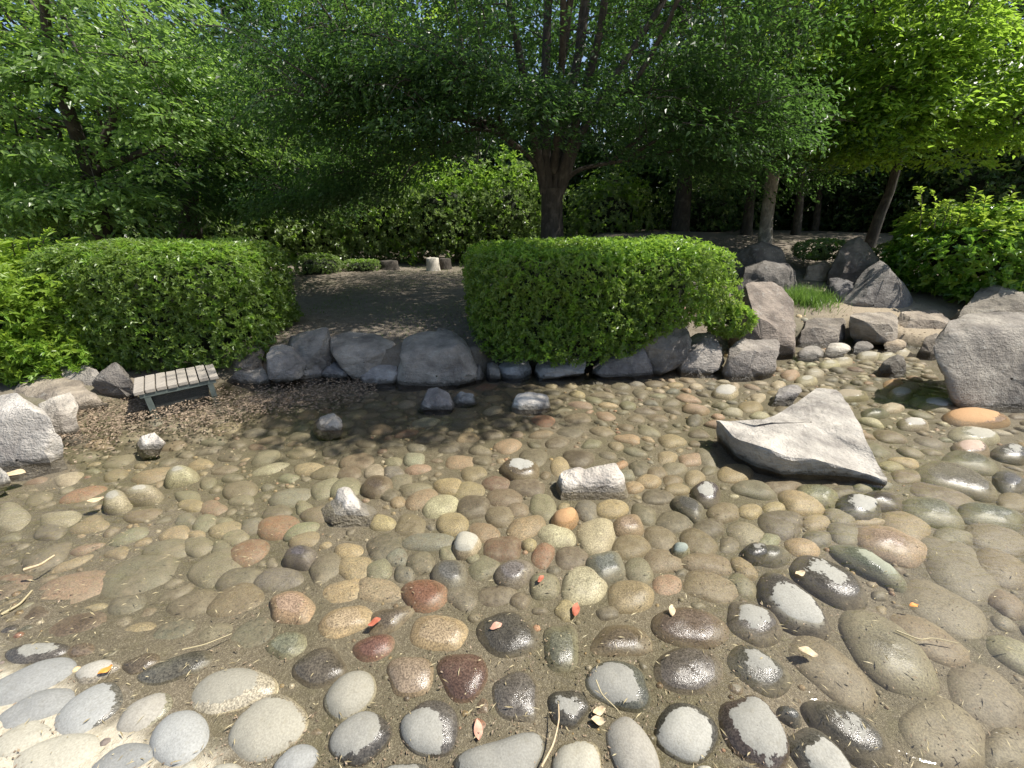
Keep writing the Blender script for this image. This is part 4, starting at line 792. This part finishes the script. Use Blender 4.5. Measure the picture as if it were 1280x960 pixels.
def tree(name, label, base, trunk, limbs, blobs, mat, barkm='bark_dark', seed=1, group=None, leaf=(.075, .033), per=105, spray=(.62, .40), cat='tree', drop=.34, clear=None, check=True, twigs=True):
    rg = np.random.default_rng(seed); base = np.asarray(base, float); t = empty(name, base, label, cat, group); tb = MB(); lb = MB(); nodes = []
    tb.tube(np.array(trunk)[:, :3]-base, np.array(trunk)[:, 3], 12)
    fork = np.array(trunk)[-1, :3]; fr = trunk[-1][3]; nodes += [np.array(q[:3]) for q in trunk[len(trunk)//2:]]
    for pts, r0, r1 in limbs:
        pts = np.asarray(pts, float); s = np.linspace(0, 1, len(pts)); s2 = np.linspace(0, 1, 14); P = np.stack([np.interp(s2, s, pts[:,i]) for i in range(3)], 1)
        for _ in range(2): P[1:-1] = (P[:-2]+2*P[1:-1]+P[2:])/4
        lb.tube(P-base, np.linspace(r0, r1, 14), 8); nodes += list(P[3:])
    SP = []
    for bl in blobs:
        c, r, n = np.asarray(bl['c'], float), np.asarray(bl['r'], float), bl['n']
        for q in range(bl.get('limbs', 3)):
            e = c + rg.normal(0, .38, 3)*r; P = curve(fork if not limbs else np.array(nodes)[np.argmin(np.linalg.norm(np.array(nodes)-(.6*fork+.4*e), axis=1))], e, 12, .25, rg, .10)
            lb.tube(P-base, np.linspace(min(.04, fr*.18), .010, 12), 6); nodes += list(P[3:])
        d = nrm(rg.normal(size=(n*2, 3))); rad = rg.random(n*2)**(1/bl.get('pow', 2.)); S = c + d*rad[:,None]*r
        dens = fbm(S*.8 + seed*7.1, 2); S = S[dens > bl.get('thr', -.45)]
        ok = S[:,2] > bl.get('zmin', 1.2)
        if check: ok &= allowed(S, rg)
        if clear is not None: ok &= clear(S, rg)
        SP.append(S[ok][:n])
    S = np.concatenate(SP); nodes = np.array(nodes)
    ax = nrm((S-fork)*np.array([1, 1, .15]) + rg.normal(0, .25, S.shape)*np.array([1, 1, .5])); 
    if twigs:
        for k in range(0, len(S)):
            dd = np.linalg.norm(nodes-S[k], axis=1); j = int(np.argmin(dd))
            if .15 < dd[j] < 3.5:
                lb.tube(curve(nodes[j], S[k] + ax[k]*spray[0]*.4, 6, .06, rg, .03)-base, np.linspace(.004+.006*min(1, dd[j]), .002, 6), 4)
                if k % 5 == 0: nodes = np.vstack([nodes, (nodes[j]+S[k])/2, S[k]])
    q = np.repeat(np.arange(len(S)), per); A0 = ax[q]; B0 = nrm(np.cross(A0, [0, 0, 1.])); n = len(q); sc_ = rg.uniform(.75, 1.25, len(S))[q]
    u = rg.uniform(-.55, .75, n); tw = np.round(u*4.5)/4.5; side = np.where(rg.random(n) < .5, -1., 1.); vv = rg.random(n)**.8; wdt = np.sqrt(np.maximum(0, 1-(u/.8)**2))
    P = S[q] + A0*((tw + .35*vv)*spray[0]*sc_)[:,None] + B0*(side*vv*wdt*spray[1]*sc_)[:,None]
    P[:,2] += -drop*spray[0]*(u*.5+.5)**2 - drop*spray[1]*vv**2 + rg.normal(0, .028, n)
    AL = nrm(A0*(.55 + rg.normal(0, .3, n))[:,None] + B0*(side*rg.uniform(.2, 1.1, n))[:,None] + np.array([0, 0, 1.])*rg.normal(-.28, .28, n)[:,None])
    N_ = np.array([0, 0, 1.]) + A0*.25 + rg.normal(0, .38, (n, 3)); L = leaf[0]*rg.uniform(.65, 1.2, n)
    V, Fq = leaves(P, AL, N_, L, L*leaf[1]/leaf[0], .18, .15)
    link('trunk', tb.mesh('trunk', True), M[barkm], t)
    if lb.V: link('branchwork', lb.mesh('branchwork', True), M[barkm], t)
    link('crown', mesh_np('crown', V-base, Fq), M[mat], t); return t
def trunk_px(pts, Yd, zlow=None):          # trunk axis through photo points, radius in pixels
    out = []
    for px, py, r in pts:
        p = at(px, py, Yd); out.append([p[0], p[1], p[2], r*pix(p)[2][0]/F])
    b = out[0]; g = gz(b[0], b[1]); 
    if b[2] > g: out.insert(0, [b[0], b[1], g-.05, b[3]*1.25])
    return out
TY = 7.0
tr = trunk_px([(690,300,14.5),(690,270,13.5),(690,250,13.5),(691,236,14)], TY)
A = lambda px, py, Yd: at(px, py, Yd)
f = A(690, 225, TY)
limbs = [([A(685,248,TY), A(682,190,7.0), A(680,120,7.1), A(684,40,7.2), A(690,-160,7.2)], .10, .045),
         ([A(695,248,TY), A(700,190,7.1), A(712,120,7.2), A(730,40,7.4), A(745,-120,7.6)], .105, .045),
         ([A(699,242,TY), A(712,180,6.9), A(732,110,6.8), A(752,40,6.6), A(770,-120,6.3)], .09, .04),
         ([A(702,236,TY), A(722,170,7.0), A(765,100,7.2), A(815,25,7.4), A(900,-110,7.8)], .08, .035),
         ([A(681,242,TY), A(672,190,6.9), A(658,120,6.8), A(645,40,6.6), A(618,-60,6.2)], .08, .035),
         ([A(681,232,TY), A(668,200,6.9), A(636,172,6.7), A(590,150,6.4), A(500,130,5.8), A(420,120,5.2)], .04, .012),
         ([A(703,230,TY), A(722,210,7.0), A(770,203,6.9), A(840,190,6.6), A(900,170,6.2)], .04, .012),
         ([A(692,215,TY), A(700,130,6.4), A(705,20,5.6), A(700,-150,5.0)], .06, .025)]
def clear_main(S, rg):
    px, py, zc = pix(S); tr_ = (px > 655) & (px < 735) & (py > 165) & (py < 310) & (S[:,1] < 7.3)
    gap = (py > 235 + 15*(np.abs(px-700) > 150)) & (S[:,1] < 9); win = (px > 640) & (px < 860) & (py > -10) & (py < 190) & (rg.random(len(S)) < .5)
    return ~(tr_ & (rg.random(len(S)) < .9)) & ~gap & ~win
main_blobs = [dict(c=(.7, 6.8, 6.0), r=(4.4, 3.4, 3.0), n=560, limbs=3, pow=2.4, zmin=2.6, thr=-.25), dict(c=A(470,90,5.6), r=(1.7,1.2,.95), n=150, limbs=2, zmin=1.9), dict(c=A(600,110,5.9), r=(1.2,1.1,.9), n=110, limbs=2, zmin=2.),
              dict(c=A(850,120,6.0), r=(1.5,1.2,.9), n=140, limbs=2, zmin=1.9), dict(c=A(680,120,5.6), r=(.8,.7,.5), n=34, limbs=1), dict(c=A(430,190,6.6), r=(1.3,1.2,.7), n=60, limbs=2, zmin=1.5), dict(c=A(410,225,6.3), r=(.9,.8,.42), n=48, limbs=1, zmin=1.3), dict(c=A(930,160,6.8), r=(1.2,1.,.7), n=90, limbs=1, zmin=1.7),
              dict(c=(2.3, 3.6, 5.5), r=(1.3, .75, .5), n=170, limbs=2, thr=-2, zmin=3.6), dict(c=(1.2, 4.0, 5.2), r=(.8, .45, .5), n=60, limbs=1, thr=-2, zmin=3.6)]
tree('zelkova_tree', 'large multi-stemmed tree with a dark trunk behind the clipped hedge', (f[0], TY, gz(f[0], TY)), tr, limbs, main_blobs, 'leaf_zelkova', seed=1, clear=clear_main, per=95)
# right of it: pale slim trunk
tr = trunk_px([(956,306,8),(958,275,7),(963,240,7),(966,214,8)], 8.8); p = tr[0]
limbs = [([A(966,216,8.8), A(955,205,8.7), A(935,200,8.6), A(905,180,8.4)], .07, .02), ([A(966,216,8.8), A(975,180,8.9), A(990,110,9), A(1000,0,9)], .09, .03), ([A(965,216,8.8), A(960,160,8.9), A(945,80,9)], .07, .02)]
tree('pale_trunk_tree', 'slim tree with a pale sunlit trunk behind the shaded boulders', (p[0], 8.8, p[2]+.05), tr, limbs,
     [dict(c=A(985,120,8.4), r=(2.0,1.7,1.5), n=170, limbs=3, zmin=2.0, thr=-.15), dict(c=A(900,60,8.6), r=(1.8,1.6,1.5), n=110, limbs=2, zmin=2.4, thr=-.15), dict(c=(p[0], 9, 6.5), r=(2.6,2.4,1.8), n=170, limbs=3)], 'leaf_zelkova', 'bark_pale', 2)
# bright tree hanging in from the right
tr = trunk_px([(1100,268,5.5),(1112,240,4.8),(1122,205,4.5),(1136,160,4)], 8.2); p = tr[0]
tree('sunlit_tree', 'leaning tree with bright yellow-green sunlit leaves above the big-leaved shrub', (p[0], 8.2, p[2]+.05), tr, [],
     [dict(c=A(1165,70,7.2), r=(1.9,1.4,1.5), n=170, limbs=5, zmin=2.2, thr=-.1), dict(c=A(1250,110,6.8), r=(1.3,1.1,.9), n=90, limbs=2, zmin=2.0, thr=-.2), dict(c=A(1090,150,7.6), r=(1.0,.9,.6), n=80, limbs=2, zmin=1.9), dict(c=A(1130,-60,7.4), r=(2.6,2.,1.6), n=60, limbs=3)], 'leaf_bright', 'bark_dark', 3, leaf=(.105, .055), per=75)
# left trees
tr = trunk_px([(132,312,13),(128,285,10),(120,250,9),(112,205,9)], 6.6); p = tr[0]
tree('leaning_tree', 'dark leaning tree rising behind the long hedge at the left', (p[0], 6.6, p[2]+.05), tr, [([A(112,208,6.6), A(85,140,6.4), A(60,60,6.2), A(50,-60,6)], .10, .03), ([A(114,208,6.6), A(150,130,6.8), A(200,60,7)], .08, .02), ([A(114,215,6.6), A(180,190,6.6), A(250,160,6.6), A(330,140,6.6)], .06, .015)],
     [dict(c=A(70,90,6.0), r=(1.9,1.4,1.5), n=115, limbs=3, zmin=1.7, thr=-.05), dict(c=A(220,130,6.8), r=(1.8,1.4,1.1), n=85, limbs=3, zmin=1.7, thr=-.05), dict(c=A(20,200,6.4), r=(1.2,1.1,.6), n=60, limbs=2, zmin=1.5), dict(c=(p[0], 7, 5.6), r=(3,2.4,1.6), n=50, limbs=4), dict(c=A(50,250,6.0), r=(1.6,1.,.45), n=70, limbs=2, zmin=1.2)], 'leaf_pale', seed=4, leaf=(.10, .046), per=80)
tr = trunk_px([(238,308,13),(238,270,11),(234,225,10)], 8.6); p = tr[0]
tree('shade_tree', 'dark-trunked tree behind the middle of the long hedge', (p[0], 8.6, p[2]+.05), tr, [],
     [dict(c=A(260,170,8.4), r=(2.3,1.5,1.3), n=95, limbs=4, zmin=1.6, thr=-.05), dict(c=A(330,90,8.6), r=(2.2,1.6,1.5), n=80, limbs=3, zmin=2., thr=-.05), dict(c=(p[0], 9, 6.2), r=(2.8,2.4,1.6), n=40, limbs=3), dict(c=A(215,240,7.8), r=(2.,1.1,.5), n=60, limbs=2, zmin=1.2), dict(c=A(370,235,8.), r=(1.2,1.,.5), n=36, limbs=1, zmin=1.3)], 'leaf_zelkova', seed=5, leaf=(.105, .05), per=80)
# dark trunks in the wood on the right and behind
gw = 'trees in the dark wood behind'
BT = [(850,288,11,12.,9,'leaf_dark','thick dark trunk left of the slim leaning dark one'), (934,284,6,10.5,10,'leaf_dark','slim dark leaning trunk just left of the pale trunk'), (996,285,5,11.,11,'leaf_dark','slender twin dark trunk right of the pale trunk'),
      (1020,280,4,12.5,12,'leaf_dark','thin dark trunk between the twin trunk and the leaning sunlit tree'), (1190,250,9,11.5,13,'leaf_dark','dark evergreen behind the sunlit tree'), (1330,240,10,9.5,14,'leaf_dark','dark evergreen at the far right edge of the wood'),
      (600,320,7,13.,15,'leaf_dark','tree behind the shrubbery left of the large multi-stemmed tree'), (470,325,8,14.,16,'leaf_bright','light green tree far behind the field gap'), (340,322,8,12.5,17,'leaf_dark','dark tree behind the end of the long hedge'),
      (60,312,9,11.5,18,'leaf_bright','light green tree behind the leaning one'), (-80,312,9,9.5,19,'leaf_bright','light green tree at the left edge of the wood'), (760,305,7,14.5,20,'leaf_dark','tree right behind the large multi-stemmed one')]
for px, py, r, Yd, sd, mt, lb_ in BT:
    tr = trunk_px([(px, py, r), (px+(4 if px > 640 else -4), py-40, r*.85), (px+(8 if px > 640 else -8), py-90, r*.7)], Yd); p = tr[0]; x = p[0]
    tree('woodland_tree', lb_, (x, Yd, p[2]+.05), tr, [], [dict(c=(x, Yd, 4.3), r=(2.3, 1.9, 2.1), n=110, limbs=4, zmin=1.7, thr=-.15), dict(c=(x+.6, Yd+.4, 6.8), r=(2.6, 2.2, 2.0), n=45, limbs=3)],
         mt, seed=sd, leaf=(.12, .058), per=60, spray=(.65, .5), group=gw, drop=.4)
# broad evergreen shrubs along the far edge
ge2 = 'evergreen shrubs along the far edge of the field'
for k, (px, py, Yd, rx, rz, mt, lb_) in enumerate([(300,290,11.5,1.3,1.3,'leaf_shrub','evergreen shrub behind the right end of the long hedge'), (390,285,11.8,1.3,1.25,'leaf_shrub','evergreen shrub behind the round clipped shrub'), (480,275,12.,1.5,1.35,'leaf_shrub','tall pale evergreen shrub above the box shaped clipped one'),
      (560,272,11.6,1.5,1.3,'leaf_shrub','widest sunlit evergreen shrub above the pale stump'), (632,270,11.9,1.4,1.4,'leaf_shrub','evergreen shrub just left of the dark trunk'), (760,275,12.6,1.4,1.3,'leaf_shrub','evergreen shrub just right of the dark trunk'),
      (880,275,13.5,1.6,1.4,'leaf_dark','dim evergreen shrub behind the thick dark trunk'), (1080,262,13.,1.7,1.4,'leaf_dark','dim evergreen shrub behind the leaning sunlit tree'), (1230,235,10.5,1.8,1.3,'leaf_dark','dim evergreen shrub behind the big-leaved shrub'), (180,285,11.,1.5,1.2,'leaf_dark','dim evergreen shrub behind the middle of the long hedge'), (40,285,9.,1.5,1.1,'leaf_dark','dim evergreen shrub behind the sunlit hedge')]):
    hedge('evergreen_shrub', lb_, 'shrub', at(px, py, Yd), (rx, 1.1, rz), e=2.3, n=2100, leaf=(.11, .052), per=6, mat=mt, seed=40+k, young=.28, bumpy=.34, loose=.5, group=ge2, ymat='leaf_young_lit' if k < 6 else 'leaf_shrub', zmin=None, core=.50)

# the far wood closing off the view
rg = np.random.default_rng(77); n = 90000; a = rg.uniform(-1.15, 1.15, n); Rr = rg.uniform(15.5, 20, n); P = np.stack([Rr*np.sin(a)*1.15, Rr*np.cos(a)*.95 + 1.5, 9.6*rg.random(n)**1.4+.2], 1)
P[:,2] += 0; dn = fbm(P*.55, 3); keep = (dn > -.62 - .6*(P[:,2] < 3)) & (P[:,2] < 9. + 1.1*fbm(np.stack([a*6, 0*a, 0*a], 1), 2)); P = P[keep]; n = len(P)
V, Fq = leaves(P, rg.normal(size=(n, 3))*np.array([1, 1, .6]) + [0, 0, -.3], rg.normal(size=(n, 3))*.6 + [0, -.4, .8], rg.uniform(.22, .42, n), rg.uniform(.11, .2, n))
n2 = 34000; a2 = rg.uniform(-1.2, 1.2, n2); R2 = rg.uniform(15, 18.5, n2); P2 = np.stack([R2*np.sin(a2)*1.15, R2*np.cos(a2)*.95 + 1.5, rg.uniform(.3, 4., n2)], 1)
V2, F2 = leaves(P2, rg.normal(size=(n2, 3)), rg.normal(size=(n2, 3))*.5 + [0, -.8, .4], rg.uniform(.25, .45, n2), rg.uniform(.14, .24, n2)); V = np.vstack([V, V2]); Fq = np.vstack([Fq, F2+4*n])
tag(link('far_wood', mesh_np('far_wood', V, Fq), M['leaf_dark']), kind='stuff')

# ------------------------------------------------------------------ small loose things
rg = np.random.default_rng(91)
def flakes(name, P, L, W, mat, tilt=.35, yaw=None, lift=.004):
    n = len(P); a = rg.uniform(0, 6.3, n) if yaw is None else yaw; A = np.stack([np.cos(a), np.sin(a), rg.normal(0, tilt*.6, n)], 1)
    V, Fq = leaves(P + [0, 0, lift], A, np.array([0, 0, 1.]) + rg.normal(0, tilt, (n, 3)), L, W, .12, .1)
    return tag(link(name, mesh_np(name, V, Fq), M[mat]), kind='stuff')
# litter bank round the bench
n = 9000; px = rg.uniform(-30, 470, n); py = 508 + rg.normal(0, 1, n)*np.where(px < 300, 16, 9) + 14*(px < 150) - .13*np.maximum(px-250, 0); P = np.array([gp(a, b, .02) for a, b in zip(px, py)]); z = np.maximum(ground_z(P[:,0], P[:,1]), .0); P[:,2] = z
keep = (poly_sd(P[:,:2], POND) < .55); P = P[keep]; n = len(P)
flakes('leaf_litter', P, rg.uniform(.012, .036, n), rg.uniform(.006, .014, n), 'litter')
n = 12000; x = rg.uniform(-5, 6, n); y = rg.uniform(3.6, 10, n); P = np.stack([x, y, ground_z(x, y)], 1); P = P[(poly_sd(P[:,:2], POND) > .1)]; n = len(P)
flakes('fallen_leaves', P, rg.uniform(.015, .045, n), rg.uniform(.008, .02, n), 'litter')
# straw and chaff drifting on the water and caught on the stones
n = 1900; px = rg.uniform(-60, 1340, n); py = 540 + 430*rg.random(n)**.8; w = np.where(px < 330, 1., .42); w = np.where((px < 120) & (py > 830), .15, w); k = rg.random(n) < w
P = np.array([gp(a, b, .012) for a, b in zip(px[k], py[k])]); n = len(P); P[:,2] = np.maximum(ground_z(P[:,0], P[:,1]), 0) + rg.uniform(.001, .02, n)*(P[:,1] < 1.1)
flakes('straw_chaff', P, rg.uniform(.005, .034, n), rg.uniform(.0015, .005, n), 'straw', .2, rg.normal(.5, .9, n))
n = 5200; px = rg.uniform(-60, 1340, n); py = 520 + 450*rg.random(n)**.9; P = np.array([gp(a, b, .004) for a, b in zip(px, py)]); P[:,2] = np.maximum(ground_z(P[:,0], P[:,1]), -.012*(rg.random(n) < .7)) + .002; k = (fbm(P*3., 2) > -.1) & ((px < 1000) | (rg.random(n) < .3)); P = P[k]; n = len(P)
flakes('leaf_crumbs', P, rg.uniform(.004, .016, n), rg.uniform(.002, .007, n), 'litter', .4)
# sparse grass of the field
n = 9000; x = rg.uniform(-3, 1, n); y = rg.uniform(3.7, 10.5, n); k = fbm(np.stack([x, y, 0*x], 1)*1.4, 3) > .1; x, y = x[k], y[k]; n = len(x); P = np.stack([x, y, ground_z(x, y)], 1)
V, Fq = leaves(P, np.stack([rg.normal(0, .5, n), rg.normal(0, .5, n), np.ones(n)], 1), rg.normal(size=(n, 3)), rg.uniform(.02, .05, n), .005)
tag(link('short_grass', mesh_np('short_grass', V, Fq), M['grass']), kind='stuff')
# single fallen leaves one can point at
def fallen(px, py, z, L, ang, mat, label, cat='leaf', name='fallen_leaf'):
    c = gp(px, py, z); V = []; k = 9; a = R(ang); w = np.sin(np.linspace(.02, 1, k)*math.pi)**.8*L*.26; s = np.linspace(-.5, .5, k)*L
    for q in range(k):
        for sd in (-1, -.5, 0, .5, 1): V.append((s[q]*math.cos(a)-sd*w[q]*math.sin(a), s[q]*math.sin(a)+sd*w[q]*math.cos(a), .004*abs(sd)*math.sin(q*.9+px) + .005*(q/k)**2*(1+sd) + .003))
    i = (np.arange(k-1)[:,None]*5 + np.arange(4)[None]).ravel(); me = mesh_np(name, np.array(V), np.stack([i, i+1, i+6, i+5], 1), True); tag(link(name, me, M[mat], loc=c), label, cat)
    me.materials[0].use_backface_culling = False
fallen(598, 913, .0, .055, 100, 'pinkleaf', 'curled pinkish fallen leaf just right of the heart shaped cobble')
fallen(620, 783, .018, .05, 20, 'pinkleaf', 'pink crumpled leaf lying on the big dark cobble')
fallen(840, 763, .018, .05, 70, 'tanleaf', 'yellowish leaf lying on the wide brown cobble')
fallen(749, 889, .010, .045, 15, 'tanleaf', 'upper of two pale leaves between dry-capped cobbles')
fallen(748, 901, .010, .045, -10, 'tanleaf', 'lower of two pale leaves between dry-capped cobbles')
fallen(132, 838, .024, .04, 40, 'orangeleaf', 'orange leaf scrap on the half dry cobble by the mortar shore')
fallen(1010, 815, .006, .06, -30, 'tanleaf', 'pale yellow leaf floating over the sunken brown cobble')
fallen(1142, 757, .004, .035, 0, 'orangeleaf', 'small orange petal floating between sunken olive cobbles', 'petal', 'petal')
fallen(676, 724, .006, .04, 45, 'redleaf', 'red leaf scrap on the greenish round cobble')
fallen(120, 625, .002, .08, 20, 'tanleaf', 'long tan leaf floating in front of the small white stones')
fallen(16, 592, .012, .14, 10, 'tanleaf', 'long yellow leaf at the foot of the big streaked boulder')
fallen(1000, 717, .006, .05, 10, 'tanleaf', 'pale leaf at the tip of the half dry long cobble')
fallen(468, 778, .018, .05, 30, 'redleaf', 'reddish brown leaf on the maroon cobble left of the ochre one')
fallen(720, 762, -.002, .06, 70, 'redleaf', 'dark red leaf between small cobbles behind the upright green one')
def twig(name, pts, r, label, mat='twig', cat='twig'):
    P = np.array([gp(x, y, z) for x, y, z in pts]); s = np.linspace(0, 1, len(P)); s2 = np.linspace(0, 1, 20); Q = np.stack([np.interp(s2, s, P[:,i]) for i in range(3)], 1)
    for _ in range(3): Q[1:-1] = (Q[:-2]+2*Q[1:-1]+Q[2:])/4
    b = MB(); b.tube(Q-Q[0], np.linspace(r, r*.5, 20), 6); tag(link(name, b.mesh(name, True), M[mat], loc=Q[0]), label, cat)
twig('twig', [(677,958,.015),(692,930,.03),(699,900,.045),(698,880,.045)], .0035, 'curved brown twig lying across the small half dry cobble', 'tanleaf')
twig('twig', [(745,850,.055),(752,868,.05),(770,885,.03),(776,893,.012)], .0028, 'forked pale twig hanging over the dry-capped cobble', 'straw')
twig('grass_stalk', [(1120,788,.004),(1150,800,.004),(1165,797,.004),(1198,804,.004)], .003, 'pale green stalk floating over sunken olive cobbles', 'straw', 'stalk')
twig('grass_stalk', [(228,812,.03),(255,806,.03),(290,792,.01)], .003, 'pale green stalk resting on the long dark glossy cobble', 'straw', 'stalk')
twig('stick', [(2,768,.004),(25,755,.004),(40,738,.004)], .006, 'tan stick floating in the murky water by the mortar shore', 'straw', 'stick')
twig('stick', [(30,712,.004),(50,706,.004),(68,694,.004)], .007, 'pale stick floating above the tan one in the murky water', 'tanleaf', 'stick')
